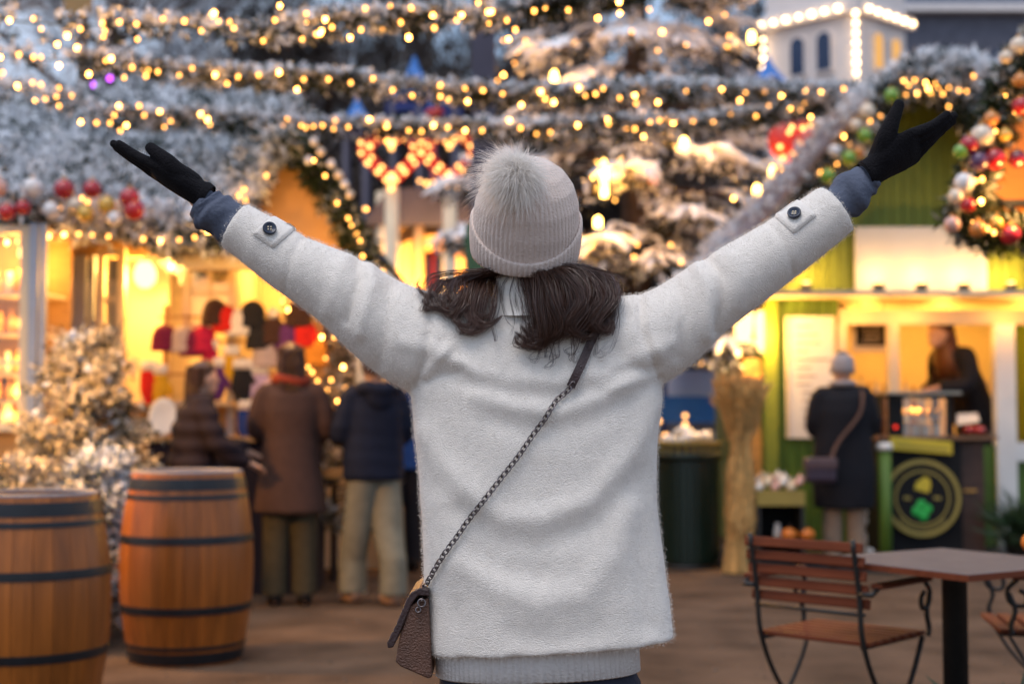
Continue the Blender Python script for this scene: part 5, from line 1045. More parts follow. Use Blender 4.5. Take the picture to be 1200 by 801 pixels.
# litter bin
YG = 11.35; bx = WX(809, YG); lb_ = thing("litter_bin", "dark green slatted litter bin heaped with white paper", "litter bin", (bx, YG + .28, 0)); rb_ = 39 * YG / FPX; zt_b = WZ(540, YG)
M['bin_green'] = mat("bin_green_paint", (.008, .022, .015), .35, .15, 6)
g = MB(); n = 30
for k in range(n):
    a = 2 * math.pi * k / n; rot = arr(Matrix.Rotation(a, 3, 'Z')); g.box(arr((bx, YG + .28, zt_b / 2 + .03)) + rot @ arr((0, -rb_ + .006, 0)), (rb_ * .17, .014, zt_b - .06), rot)
g.lathe([(rb_ - .03, .03), (rb_ - .03, zt_b)], (bx, YG + .28, 0), 24); g.build("body", M['bin_green'], lb_, smooth=False)
g = MB(); g.lathe([(rb_ - .02, zt_b + .001), (rb_ + .025, zt_b + .003), (rb_ + .03, zt_b + .05), (rb_ + .02, zt_b + .06), (rb_ - .03, zt_b + .055), (rb_ - .035, zt_b + .002)], (bx, YG + .28, 0), 36, cap=False); g.build("rim", M['bin_green'], lb_)
g = MB()
for k in range(26): a = 2 * math.pi * k / 26; g.box((bx + rb_ * math.cos(a), YG + .28 + rb_ * math.sin(a), zt_b + .095), (.02, .02, .07))
g.lathe([(rb_ - .02, 0), (rb_ + .02, 0), (rb_ + .02, .02), (rb_ - .02, .02)], (bx, YG + .28, zt_b + .131), 36); g.build("crown_rail", M['olive'], lb_, smooth=False)
g = MB(); g.lathe([(rb_ + .005, 0), (rb_ + .005, .03)], (bx, YG + .28, 0), 30); g.build("foot_ring", M['iron'], lb_)
for k, (dx, dy, s_) in enumerate(((-.14, -.05, .075), (.02, -.08, .085), (.14, .0, .07), (.0, .12, .09))):
    g = MB(); g.ell((bx + dx, YG + .28 + dy, zt_b + .16 + .02 * k), (s_, s_ * .8, s_ * .55), 14, 10); v = np.concatenate(g.V); g.V = [v + (.012 * noise3(v, 40, k))[:, None]]
    single(g, "crumpled_paper", M['white'], "crumpled white paper on the litter bin, %s" % ("leftmost", "nearest", "rightmost", "topmost at the back")[k], "litter", smooth=False, group="crumpled paper on the litter bin")
# straw sheaf on its white stand
YV = 11.1; sx_ = WX(868, YV); ssf = thing("straw_sheaf", "tall bound sheaf of golden straw beside the litter bin", "sheaf", (sx_, YV, 0)); zA, zB, zC = WZ(462, YV), WZ(515, YV), WZ(608, YV)
N_ = 2600; a = rng.random(N_) * 6.283; q = np.sqrt(rng.random(N_)); c_ = np.stack([np.cos(a), np.sin(a)], 1) * q[:, None]
hgt = [(zC - .25 * 0, .115), ((zC + zB) / 2, .095), (zB, .050), ((zB + zA) / 2, .115), (zA, .185)]
cur = np.stack([np.stack([sx_ + c_[:, 0] * r + rng.normal(size=N_) * .012, YV + c_[:, 1] * r + rng.normal(size=N_) * .012, z + rng.normal(size=N_) * .05], 1) for z, r in hgt], 1)
g = MB(); g.strands(cur, .010, .006); g.build("stalks", M['straw'], ssf)
g = MB(); k = rng.integers(0, N_, 900); g.blades(cur[k, 4], (cur[k, 4] - cur[k, 3]) + rng.normal(size=(900, 3)) * .05, .09, .016); g.build("ears", M['straw'], ssf)
g = MB(); g.torus((sx_, YV, zB), .058, .014, 20, 6); g.build("binding", M['bark'], ssf)
g = MB(); N3 = 500; a = rng.random(N3) * 6.283; k = np.stack([np.cos(a), np.sin(a), 0 * a], 1); g.strands(np.stack([k * .10 * rng.random((N3, 1)) + arr((sx_ - .03, YV, zC + .05)), k * .07 + arr((sx_ - .04, YV, .3)), k * .10 + arr((sx_ - .05, YV, .01))], 1), .010, .006); g.build("stalk_ends", M['straw'], ssf)
wp = thing("white_stand", "white painted stand behind the foot of the straw sheaf", "stand", (WX(873, YV + .3), YV + .35, 0)); g = MB(); g.span(WX(866, YV + .3), WX(886, YV + .3), YV + .3, YV + .42, .13, WZ(585, YV + .3)); g.build("post", M['white'], wp, smooth=False); g = MB(); g.span(WX(860, YV + .3), WX(900, YV + .3), YV + .2, YV + .5, 0, .128); g.build("base", M['iron'], wp, smooth=False)
# lantern post
YL = 12.3; lx_ = WX(884, YL); lt = thing("lantern_post", "wooden lantern post with two glowing glass lanterns beside the kiosk corner", "lantern", (lx_, YL, 0))
g = MB(); g.span(lx_ - .09, lx_ + .09, YL, YL + .16, 0, WZ(420, YL)); g.build("post", M['plank'], lt, smooth=False)
g = MB(); g.lathe([(.001, -.05), (.09, -.05), (.1, 0), (.06, .12), (.001, .13)], (lx_, YL - .05, WZ(455, YL)), 14); g.build("carved_ornament", M['jar_amber'], lt)
for px, top, bot in ((871, 362, 402), (895, 366, 412)):
    x = WX(px, YL - .05); z0, z1 = WZ(bot, YL), WZ(top, YL); h = z1 - z0; g = MB(); g.lathe([(.05, z0), (.075, z0 + h * .3), (.085, z1 - h * .2), (.06, z1)], (x, YL - .12, 0), 8); lg = g.build("lantern_glass", M['lampglass'], lt, smooth=False)
    g = MB(); g.lathe([(.10, z1 + .002), (.05, z1 + .07), (.012, z1 + .12)], (x, YL - .12, 0), 8); g.build("lantern_roof", M['iron'], lg, smooth=False); g = MB(); g.lathe([(.06, z0 - .03), (.055, z0 - .002)], (x, YL - .12, 0), 8); g.build("lantern_base", M['iron'], lg, smooth=False)
point("lantern_light", (WX(878, YL), YL - .35, WZ(395, YL)), 26, (1, .52, .12), .08, lt)
# stall far behind with blue awning
YF = 17.0; fs = thing("far_stall", "far stall with a deep blue awning behind the litter bin", "market stall", (WX(800, YF), YF + .8, 0)); X0, X1 = WX(690, YF), WX(890, YF)
g = MB(); g.span(X0, X1, YF + 1, YF + 1.1, 0, WZ(430, YF)); g.build("back_wall", M['stone'], fs, smooth=False)
g = MB(); g.prism([(X0, WZ(495, YF)), (X1, WZ(495, YF)), (X1 - .1, WZ(464, YF)), (X0 + .1, WZ(464, YF))], YF - .04, YF + .9); g.build("awning", M['blue'], fs, smooth=False)
g = MB(); g.span(X0, X1, YF - .2, YF + .5, WZ(520, YF), WZ(508, YF)); g.build("counter", M['white'], fs, smooth=False); g = MB(); g.span(X0 + .05, X1 - .05, YF - .1, YF + .5, 0, WZ(520, YF) - .003); g.build("front_panel", M['plum'], fs, smooth=False)
for px in (776, 868): g = MB(); g.span(WX(px, YF), WX(px + 6, YF), YF, YF + .06, WZ(508, YF), WZ(380, YF)); g.build("post", M['navy'], fs, smooth=False)
g = MB(); g.prism([(WX(790, YF), WZ(425, YF)), (WX(865, YF), WZ(425, YF)), (WX(855, YF), WZ(372, YF)), (WX(800, YF), WZ(378, YF))], YF - .1, YF + .9); g.build("roof", M['plum'], fs, smooth=False)
bulbs(fs, [W(a, b, YF - .3) for a, b in ((772, 493), (780, 510), (803, 497), (803, 487), (822, 425), (835, 423), (808, 421), (847, 424), (888, 412), (893, 443), (797, 430))], bulb_sign_me, scale=.75)

# ------------------------------------------------------------------ stall corner with bauble wreath at the right edge
YE = 7.0
st = thing("wreath_stall", "orange lit wooden stall corner at the right edge under the bauble garland", "market stall", (WX(1250, YE), YE + .5, 0))
g = MB(); x0_, x1_ = WX(1163, YE), WX(1330, YE); g.prism([(x0_, WZ(232, YE)), (x0_ + .02, WZ(245, YE)), (x1_, WZ(245, YE)), (x1_, WZ(60, YE)), (WX(1222, YE), WZ(95, YE))], YE + .1, YE + .14); g.build("gable_boards", mat("orange_board", (.62, .22, .03), .5, .1, 5, .15, 40, stretch=(1, 1, 8)), st, smooth=False)
for py, w in ((236, .03), (262, .045)): g = MB(); g.span(x0_ - .01, x1_, YE + .03, YE + .095, WZ(py, YE) - w / 2, WZ(py, YE) + w / 2); g.build("crossbar", M['iron'], st, smooth=False)
g = MB(); g.tube([tuple(W(1168, 232, YE)), tuple(W(1193, 250, YE + .0))], .014, 6); g.build("hook", M['iron'], st)
g = MB(); g.span(WX(1290, YE), WX(1310, YE), YE + .1, YE + .2, 0, WZ(250, YE)); g.build("post", M['plank'], st, smooth=False)
point("stall_light", W(1215, 225, YE - .35), 8, (1, .5, .12), .05, st)
garland("bauble_garland", "lush fir garland crowded with coloured baubles at the right edge, curving round the orange boards", "garland", [(1235, 30), (1200, 70), (1176, 120), (1156, 175), (1138, 225), (1128, 258), (1160, 272), (1215, 278)], YE - .1, .115,
        [(1190, 130), (1167, 154), (1144, 212), (1151, 210), (1165, 272), (1189, 267), (1191, 95), (1178, 110), (1158, 268), (1140, 262), (1172, 182), (1150, 236), (1120, 258)], dens=520, group=None, key='fir_green', snowy=.1)
GW = "baubles in the right edge garland"
for px, py, r, c_, lb in ((1162, 139, 9, "orange", "orange bauble high in the right edge garland above the big cream one"), (1151, 160, 14, "cream", "big cream bauble in the middle of the right edge garland"), (1136, 170, 11, "red", "red bauble at the outer edge of the garland, left of the big cream one"), (1147, 189, 12, "purple", "dark purple bauble in the right edge garland"), (1165, 186, 13, "red", "big red bauble right of the purple one"),
        (1192, 186, 11, "dark_red", "dark red bauble at the right edge over the orange boards"), (1130, 214, 12, "white", "big white bauble low on the outer side of the garland"), (1120, 230, 9, "cream", "cream bauble just below the big white one"), (1134, 240, 9, "red", "small red bauble below the big white one"), (1116, 263, 10, "pink", "pink bauble at the lowest corner of the garland"),
        (1146, 268, 10, "orange", "orange bauble on the lower run of the garland"), (1184, 275, 12, "red", "big red bauble hanging under the orange boards"), (1126, 178, 9, "green", "green bauble at the outer edge of the right garland"), (1197, 124, 11, "red", "red bauble cut by the right edge, above the dark red one"), (1194, 54, 11, "cream", "cream bauble at the top of the right edge garland"),
        (1179, 67, 8, "cream", "small cream bauble just below the topmost one at right"), (1196, 94, 9, "orange", "orange bauble at the right edge near the top"), (1168, 262, 8, "gold", "gold bauble on the lower run of the garland beside the red one"), (1178, 158, 8, "gold", "gold bauble between the big cream and the dark red ones")):
    bauble(px, py, YE - .26, r, c_, lb, GW)

# ------------------------------------------------------------------ barrels
def m_oak():
    m = mat("oiled_oak", (.29, .085, .012), .34, .34, 3, .12, 50, island=.17, stretch=(8, 8, .7), spec=.4, coat=.08); return m
M['oak'] = m_oak(); M['hoop'] = mat("black_hoop_iron", (.009, .010, .013), .42, .3, 20, .15, 60, spec=.4); M['lid'] = mat("grey_oak_lid", (.20, .18, .19), .6, .15, 6, .2, 30, stretch=(1, 8, 1))
def make_barrel(name, label, H, Rm, group):
    t = thing(name, label, "barrel", (0, 0, 0), group); n = 26
    def rad(f): return Rm * (.80 + .20 * math.sin(math.pi * min(1, max(0, .04 + .92 * f))) ** .9)
    g = MB(); fs_ = np.linspace(0, 1, 25)
    for k in range(n):
        a0, a1 = 2 * math.pi * (k + .012) / n, 2 * math.pi * (k + .988) / n; aa = np.linspace(a0, a1, 4); v = []; 
        for f in fs_:
            for a in aa: v.append((rad(f) * math.cos(a), rad(f) * math.sin(a), f * H))
            for a in aa[::-1]: v.append(((rad(f) - .025) * math.cos(a), (rad(f) - .025) * math.sin(a), f * H))
        q = [(i * 8 + j, i * 8 + (j + 1) % 8, (i + 1) * 8 + (j + 1) % 8, (i + 1) * 8 + j) for i in range(len(fs_) - 1) for j in range(8)]
        g.add(v, quads=q, ngons=[list(range(8))[::-1], [(len(fs_) - 1) * 8 + j for j in range(8)]])
    g.build("staves", M['oak'], t, sharp=40, world=False)
    for f0, f1 in ((.915, .975), (.865, .89), (.635, .675), (.27, .31), (.085, .105), (.012, .07)):
        g = MB(); pr = [(rad(f) + o, f * H) for f, o in ((f0, .0), (f0, .004), ((f0 + f1) / 2, .0048), (f1, .004), (f1, 0))]; g.lathe(pr, (0, 0, 0), 56, cap=False); g.build("hoop", M['hoop'], t, world=False, sharp=40)
    g = MB(); g.lathe([(rad(1) - .026, H - .03), (rad(1) - .026, H - .012), (.001, H - .010)], (0, 0, 0), 40, cap=False); g.build("lid", M['lid'], t, world=False)
    g = MB(); g.torus((0, 0, H), rad(1) - .013, .0125, 56, 8); g.build("top_rim", M['lid'], t, world=False); return t
b1 = make_barrel("barrel", "polished oak barrel with black hoops standing whole in view, right of the cut one", .93, .330, "oak barrels by the lane"); b1.location = (WX(221, 7.2), 7.2, 0); b1.rotation_euler.z = .3
b2 = copy_tree(b1); b2['label'] = "polished oak barrel with black hoops cut off by the left and bottom edges"; b2.location = (WX(37, 5.9), 5.9, 0); b2.rotation_euler.z = 1.7; b2.scale = (1, 1, .955)

# ------------------------------------------------------------------ garden chairs and table
M['slat'] = mat("red_brown_slats", (.15, .040, .018), .6, .2, 5, .15, 40, spec=.12, island=.15, stretch=(1, 6, 6))
def make_chair(label):
    t = thing("garden_chair", label, "chair", (0, 0, 0), "folding garden chairs at the bistro table"); w = .215
    g = MB()
    for k in range(5):
        z = .585 + k * .047; y = -.205 - .028 * k * .4
        for s in range(1): g.box((0, y + .012 * 0, z), (2 * w + .03, .016, .034), arr(Matrix.Rotation(R(-8), 3, 'X')))
    bs = g.build("backrest", M['slat'], t, world=False, smooth=False); bv = bs.modifiers.new("b", 'BEVEL'); bv.width = .005; bv.segments = 2
    g = MB()
    for k in range(7): g.box((0, -.17 + k * .058, .45 - .004 * abs(k - 3) * 0), (2 * w + .01, .044, .016))
    se = g.build("seat", M['slat'], t, world=False, smooth=False); bv = se.modifiers.new("b", 'BEVEL'); bv.width = .004; bv.segments = 2
    for s in (-1, 1):
        g = MB(); x = s * (w - .015); g.tube(smooth_path([(x, -.265, .80), (x, -.225, .62), (x, -.20, .45), (x, -.10, .28), (x, .07, .12), (x, .24, .012)], 5), .0105, 8, flat=.6); g.build("leg", M['iron'], t, world=False)
        g = MB(); x = s * (w + .008); g.tube(smooth_path([(x, .17, .44), (x, .08, .30), (x, -.08, .14), (x, -.26, .012)], 5), .0105, 8, flat=.6); g.build("leg", M['iron'], t, world=False)
        g = MB(); x = s * (w + .035); g.box((x, -.02, .645), (.045, .36, .018)); ar = g.build("armrest", M['slat'], t, world=False, smooth=False); bv = ar.modifiers.new("b", 'BEVEL'); bv.width = .005; bv.segments = 2
        g = MB(); g.tube(smooth_path([(x, .14, .636), (x, .175, .60), (x, .165, .555), (x, .12, .545), (x, .11, .58), (x, .135, .60)], 5), .0085, 7); g.build("arm_scroll", M['iron'], ar, world=False); g = MB(); g.tube(smooth_path([(x, .172, .59), (x, .15, .53), (x, .165, .48), (x, .16, .445)], 5), .0095, 7); g.build("arm_support", M['iron'], ar, world=False); g = MB(); g.tube([(x, -.19, .636), (x, -.23, .62), (s * (w - .01), -.232, .62)], .009, 7); g.build("arm_bracket", M['iron'], ar, world=False)
    g = MB()
    for x in (-.19, .19): g = MB(); g.tube([(x, -.19, .438), (x, .19, .438)], .009, 7); g.build("seat_rail", M['iron'], t, world=False)
    for y_, z_ in ((-.215, .55), (-.03, .21), (.1, .095)): g = MB(); g.tube([(-w, y_, z_), (w, y_, z_)], .0065, 6); g.build("stretcher", M['iron'], t, world=False)
    return t
c1 = make_chair("red brown slatted garden chair turned away towards the bistro table"); c1.location = (WX(948, 4.9) + .135, 5.05, 0); c1.rotation_euler.z = R(-43)
c2 = copy_tree(c1); c2['label'] = "red brown slatted garden chair cut by the right edge, facing the bistro table"; c2.location = (WX(1222, 5.25), 5.25, 0); c2.rotation_euler.z = R(80)
TB = thing("bistro_table", "square grey topped bistro table on a single black post beside the garden chair", "table", (1.50, 4.86, 0), rz=R(33))
g = MB(); g.box((0, 0, .71), (.66, .66, .022)); tp = g.build("tabletop", mat("grey_tabletop", (.115, .10, .10), .7, .12, 12, .1, 60, spec=.2), TB, world=False, smooth=False); bv = tp.modifiers.new("b", 'BEVEL'); bv.width = .004; bv.segments = 2
g = MB(); 
for s in (-1, 1): g.box((0, s * .3325, .709), (.669, .004, .02)); g.box((s * .3325, 0, .709), (.004, .661, .02))
g.build("edge_band", M['slat'], tp, world=False, smooth=False)
g = MB(); g.lathe([(.042, .03), (.042, .66), (.10, .685), (.10, .697)], (0, 0, 0), 20); g.build("post", M['iron'], TB, world=False)
g = MB(); g.lathe([(.22, 0), (.22, .012), (.06, .03)], (0, 0, 0), 28); g.build("foot_plate", M['iron'], TB, world=False)
pumpkin(1.50 + .345, 4.86 + .18, .722, .05, "small orange pumpkin standing at the far right of the bistro table")

# ------------------------------------------------------------------ flocked firs and plants
def small_fir(name, label, x, y, z0, h, r, key, nb=60, bl=None, group=None, seed=1, snowy=True):
    t = thing(name, label, "tree" if h > .7 else "plant", (x, y, 0), group); rg = np.random.default_rng(seed); P, D = [], []; lm = MB()
    lm.tube([(x, y, 0), (x, y, z0 + h * .5), (x, y, z0 + h)], [.03, .02, .005], 7)
    for k in range(nb):
        f = rg.random() ** .8; z = z0 + f * h * .92; a = rg.random() * 6.283; L = r * (1 - f * .82) * rg.uniform(.7, 1.1); e = arr((math.cos(a), math.sin(a), .28))
        lm.tube([arr((x, y, z)), arr((x, y, z)) + e * L * .95], [.008, .003], 4); m = int(8 + 20 * L / .6); s = .15 + .85 * rg.random((m, 1)); P.append(arr((x, y, z)) + e * L * s + rg.normal(size=(m, 3)) * .02); D.append(e + rg.normal(size=(m, 3)) * .55)
    lm.build("trunk", M['bark'], t); g = MB(); sprigs(g, np.concatenate(P), np.concatenate(D), 13, .10, .05, .014, .7); g.build("crown", M[key], t)
    if snowy:
        g = MB(); B = np.concatenate(P); k = rng.integers(0, len(B), len(B) // 2); g.blades(B[k] + arr((0, 0, .03)), rng.normal(size=(len(k), 3)) + arr((0, 0, .5)), .06, .034); g.build("snow_flocking", M['snow'], t)
    if bl: bulbs(t, bl)
    return t
small_fir("flocked_fir", "slender warm lit flocked fir beside the display cabinet", WX(98, 8.5), 8.5, .3, 1.5, .62, 'fir_lamplit', 90, seed=4)
small_fir("flocked_fir", "broad flocked bush behind the cut barrel at the left edge", WX(25, 7.4), 7.4, .25, .72, .52, 'fir_lamplit', 100, seed=5)
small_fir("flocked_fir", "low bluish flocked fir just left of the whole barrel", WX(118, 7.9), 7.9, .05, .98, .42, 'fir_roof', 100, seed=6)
small_fir("flocked_fir", "flocked fir full of tiny yellow lights behind the navy jacket", WX(392, 10.6), 10.6, .3, 1.9, .48, 'fir_lamplit', 130, [W(a, b, 10.05) for a, b in ((336, 345), (331, 353), (338, 363), (372, 352), (381, 420), (376, 410), (388, 445), (396, 470), (384, 480), (402, 430), (410, 400), (392, 395), (368, 360), (361, 430), (366, 436), (372, 446), (383, 457), (397, 492), (389, 510), (405, 455), (377, 395), (400, 376))], seed=7)
g = MB(); tw_ = thing("bare_branches", "bare dark branches reaching right from the flocked fir by the cabinet", "branches", (WX(100, 8.6), 8.6, 0))
for a, b, c_, d in ((92, 470, 146, 372), (95, 480, 150, 412), (100, 440, 112, 320), (98, 500, 140, 436)): g.tube(smooth_path([(WX(98, 8.6), 8.6, .9), W(a, b, 8.5), W((a + c_) / 2 + 5, (b + d) / 2, 8.5), W(c_, d, 8.5)], 5), np.linspace(.014, .004, 16), 5)
g.tube([(WX(98, 8.6), 8.6, 0), (WX(98, 8.6), 8.6, .95)], .018, 6); g.build("stems", M['bark'], tw_)
def plant(x, y, h, r, label, seed, key='fir_green', n=300):
    rg = np.random.default_rng(seed); t = thing("potted_plant", label, "plant", (x, y, 0), "potted plants at the right edge"); g = MB(); g.lathe([(r * .5, 0), (r * .62, h * .35), (r * .66, h * .36), (r * .55, h * .33), (.01, h * .32)], (x, y, 0), 18, cap=False); g.build("pot", M['iron'], t)
    g = MB(); B = np.tile(arr((x, y, h * .33)), (n, 1)) + rg.normal(size=(n, 3)) * r * .2; D = rg.normal(size=(n, 3)) * arr((.8, .8, .3)) + arr((0, 0, .8)); g.blades(B, D, h * .6 * (.5 + .6 * rg.random(n)), .03); g.build("leaves", M['leaf'], t)
M['leaf'] = mat("dark_leaf", (.025, .055, .02), .45, .2, 8, island=.4)
plant(WX(1190, 4.35), 4.35, .42, .22, "dark potted plant at the bottom right corner in front of the table", 1); plant(WX(1203, 11.3), 11.3, .75, .3, "dark potted plant by the kiosk's white post", 2)

# ------------------------------------------------------------------ other people
for nm, c_ in (("plum_puffer", (.018, .011, .016)), ("brown_coat", (.055, .028, .022)), ("navy_jacket", (.006, .009, .024)), ("black_coat", (.008, .008, .012)), ("olive_trousers", (.055, .045, .025)), ("beige_trousers", (.20, .185, .135)), ("tan_shoe", (.40, .25, .17)), ("dark_shoe", (.02, .016, .014)), ("blue_jacket", (.02, .07, .25)), ("scarf", (.24, .035, .015)), ("grey_knit", (.34, .30, .30)), ("pale_trousers", (.28, .20, .14)), ("dark_trousers", (.02, .018, .022))):
    M[nm] = mat(nm, c_, .8, .15, 18, .3, 90, spec=.25)
M['hair_brown'] = mat("brown_hair", (.075, .032, .018), .45, .2, 20, island=.4); M['hair_red'] = mat("auburn_hair", (.16, .055, .018), .45, .2, 20, island=.4)
def make_person(label, x, y, rz, h, coat, coat_z, coat_rows, arms, trousers, shoe, hair=None, hood=False, lean=0., stride=0., z0=0., hairlen=.0, hairm=None, tr_w=1.0, arm_r=.062, group=None, sleeves=True, hair_w=1.0):
    t = thing("person", label, "person", (x, y, z0), group, rz); k = h / 1.70
    def V3(p): return arr(p) * k
    def ln(p): p = arr(p); return p + arr((0, lean * max(0, p[2] - .9), -abs(lean) * .25 * max(0, p[2] - .9)))
    b = MB(); hd_ = ln((0, .01, 1.585))
    b.ell(V3(hd_), (.074 * k, .092 * k, .112 * k), 18, 14); b.ell(V3(hd_ + arr((0, .045, -.07))), (.048 * k, .045 * k, .05 * k), 12, 8)
    b.tube([V3(hd_ + arr((0, .085, .01))), V3(hd_ + arr((0, .104, -.022))), V3(hd_ + arr((0, .09, -.032)))], [.009 * k, .014 * k, .010 * k], 8, round_ends=True)
    b.ell(V3(hd_ + arr((0, .088, -.06))), (.022 * k, .010 * k, .011 * k), 10, 6)
    for s in (-1, 1): b.ell(V3(hd_ + arr((s * .076, -.005, -.01))), (.012 * k, .02 * k, .03 * k), 8, 6)
    b.tube([V3(hd_ + arr((0, -.01, -.06))), V3(ln((0, -.01, 1.40)))], [.05 * k, .058 * k], 12, round_ends=True)
    b.tube([V3((0, 0, .92)), V3((0, 0, 1.1)), V3(ln((0, 0, 1.28))), V3(ln((0, 0, 1.40)))], [.13 * k, .12 * k, .15 * k, .09 * k], 16, flat=.7, round_ends=True)
    legs = []
    for s in (-1, 1):
        dy = s * stride; lg = [(s * .085, 0, .92), (s * .09, dy * .5 + .01, .49), (s * .095, dy, .09)]; legs.append(lg); b.tube([V3(q) for q in lg], [.088 * k, .058 * k, .040 * k], 12, round_ends=True); b.tube([V3((s * .095, dy - .03, .05)), V3((s * .10, dy + .14, .03))], [.036 * k, .03 * k], 8, round_ends=True)
    for s, ar in zip((-1, 1), arms):
        ar = [ln(q) for q in ar]; b.tube([V3(ln((s * .15, 0, 1.385))), V3(ar[0]), V3(ar[1])], [.058 * k, .042 * k, .028 * k], 10, round_ends=True)
        d = arr(ar[1]) - arr(ar[0]); d /= np.linalg.norm(d); u = np.cross(d, (0, 0, 1.0)); u /= np.linalg.norm(u) + 1e-9
        w_ = arr(ar[1]); b.tube([V3(w_), V3(w_ + d * .05), V3(w_ + d * .095)], [.027 * k, .034 * k, .030 * k], 10, flat=.6, round_ends=True)
        for j, f in enumerate((-.033, -.011, .011, .033)): b.tube([V3(w_ + d * .085 + u * f), V3(w_ + d * (.13 - .01 * abs(j - 1.4)) + u * f * 1.1), V3(w_ + d * (.16 - .014 * abs(j - 1.4)) + u * f * 1.05 + arr((0, 0, -.012)))], [.0098 * k, .009 * k, .0075 * k], 7, round_ends=True)
        b.tube([V3(w_ + d * .035 - u * s * -.028), V3(w_ + d * .07 + u * s * .055), V3(w_ + d * .10 + u * s * .06)], [.013 * k, .011 * k, .009 * k], 7, round_ends=True)
    link("body", me_mb(remesh(b, .0085 * k, 3)).mesh("body"), M['skin'], t)
    g = MB(); a = np.linspace(0, 6.2832, 36, endpoint=False); rr_ = []
    for z, rx, ry, cy in coat_rows:
        c0 = ln((0, cy, z)); rr_.append(np.stack([k * (c0[0] + rx * np.sign(np.cos(a)) * np.abs(np.cos(a)) ** .85), k * (c0[1] + ry * np.sin(a)), np.full(36, k * c0[2])], 1))
    g.rings(rr_)
    for s, ar in zip((-1, 1), arms):
        ar = [ln(q) for q in ar]; w_ = arr(ar[0]) + (arr(ar[1]) - arr(ar[0])) * .94
        g.tube(smooth_path([V3(ln((s * .10, 0, 1.37))), V3(ln((s * .17, 0, 1.36))), V3(ar[0]), V3(w_)], 4), np.interp(np.linspace(0, 1, 13), [0, .4, .7, 1], [arm_r * 1.15 * k, arm_r * 1.1 * k, arm_r * k, arm_r * .85 * k]), 14)
    cme = remesh(g, .0125, 5); v, n_ = me_arrays(cme); v = v + n_ * (.006 * noise3(v * arr((1, 1, .7)), 17, int(x * 100) % 97) + coat_z * np.sin(v[:, 2] * 62 + .6 * np.sin(v[:, 0] * 9)))[:, None]
    co = link("coat", me_mb(cme, v).mesh("coat"), M[coat], t)
    g = MB()
    for lg in legs:
        g.tube([V3(lg[0]), V3((lg[0][0] * .98, lg[0][1], .8)), V3(lg[1]), V3((lg[2][0], lg[2][1], .3)), V3((lg[2][0], lg[2][1] - .0, .075))], [.105 * k, .100 * k, .080 * k * tr_w, .074 * k * tr_w, .076 * k * tr_w], 14)
    g.ell(V3((0, 0, .92)), (.16 * k, .115 * k, .10 * k), 16, 10); tme = remesh(g, .011, 4); v, n_ = me_arrays(tme); v = v + n_ * (.005 * noise3(v * arr((1, 1, .6)), 26, 3))[:, None]; link("trousers", me_mb(tme, v).mesh("trousers"), M[trousers], t)
    for s, lg in zip((-1, 1), legs):
        x_, y_ = lg[2][0], lg[2][1]; g = MB(); g.tube([V3((x_, y_ - .04, .075)), V3((x_, y_ - .02, .05)), V3((x_, y_ + .08, .05)), V3((x_ + s * .006, y_ + .17, .036))], [.044 * k, .05 * k, .05 * k, .036 * k], 12, round_ends=True); v = np.concatenate(g.V); v[:, 2] = np.maximum(v[:, 2], .004); g.V = [v]; g.build("shoe", M[shoe], t, world=False)
    if hairm:
        g = MB(); rr_ = []
        for z, rx, ry, cy in ((.115, .025, .03, 0), (.10, .062, .07, -.005), (.06, .082, .095, -.012), (.0, .087, .085, -.03), (-.05, .080, .065, -.05), (-.05 - hairlen * .5, .085 * hair_w, .052 * hair_w, -.065), (-.05 - hairlen, .070 * hair_w, .035 * hair_w, -.075)):
            c0 = hd_ + arr((0, cy, z)); rr_.append(np.stack([k * (c0[0] + rx * np.cos(a)), k * (c0[1] + ry * np.sin(a)), np.full(36, k * c0[2])], 1))
        g.rings(rr_[::-1]); v = np.concatenate(g.V); g.V = [v + (.006 * noise3(v, 45, 6))[:, None]]
        n_ = 500; ph = rng.random(n_) * 3.6 + math.pi - .25; S = np.stack([np.stack([k * (hd_[0] + rx * np.cos(ph)), k * (hd_[1] + cy + ry * np.sin(ph)), k * (hd_[2] + z + rng.normal(size=n_) * (.03 if i == 2 else .01))], 1) for i, (z, rx, ry, cy) in enumerate(((.06, .084, .098, -.012), (-.03, .092, .082, -.04), (-.06 - hairlen, .088 * hair_w, .055 * hair_w, -.07)))], 1); g.strands(S, .006, .003); g.build("hair", M[hairm], t, world=False)
    if hood:
        g = MB(); g.tube(smooth_path([V3((-.13, -.01, 1.40)), V3((-.09, -.10, 1.43)), V3((0, -.135, 1.41)), V3((.09, -.10, 1.43)), V3((.13, -.01, 1.40))], 5), .05 * k, 12, round_ends=True); g.ell(V3((0, -.12, 1.37)), (.10 * k, .05 * k, .10 * k), 14, 10); link("hood", me_mb(remesh(g, .01, 5)).mesh("hood"), M[coat], co)
    return t, hd_, k, V3
down = (((-.235, -.02, 1.12), (-.23, .10, .90)), ((.235, -.02, 1.12), (.23, .10, .90)))
fwd = (((-.225, .02, 1.13), (-.12, .22, 1.10)), ((.225, .02, 1.13), (.12, .22, 1.10)))
long_coat = [(.60, .245, .165, 0), (.75, .225, .155, 0), (.95, .195, .140, 0), (1.10, .180, .128, 0), (1.25, .195, .132, 0), (1.36, .19, .115, 0), (1.42, .12, .085, 0), (1.46, .075, .07, 0)]
YA_ = 9.2
# woman in brown coat with orange scarf
t, hd_, k, V3 = make_person("person in a long brown coat and rust scarf looking at the hat stall", WX(341, YA_), YA_, R(6), 1.69, "brown_coat", .0, long_coat, fwd, "olive_trousers", "dark_shoe", hairlen=.17, hairm='hair_brown', tr_w=1.12)
g = MB(); a = np.linspace(0, 6.2832, 28); g.tube([V3((.095 * math.cos(q), .0 + .088 * math.sin(q), 1.455 + .012 * math.sin(2 * q))) for q in a], .036 * k, 10); g.build("scarf", M['scarf'], t, world=False)
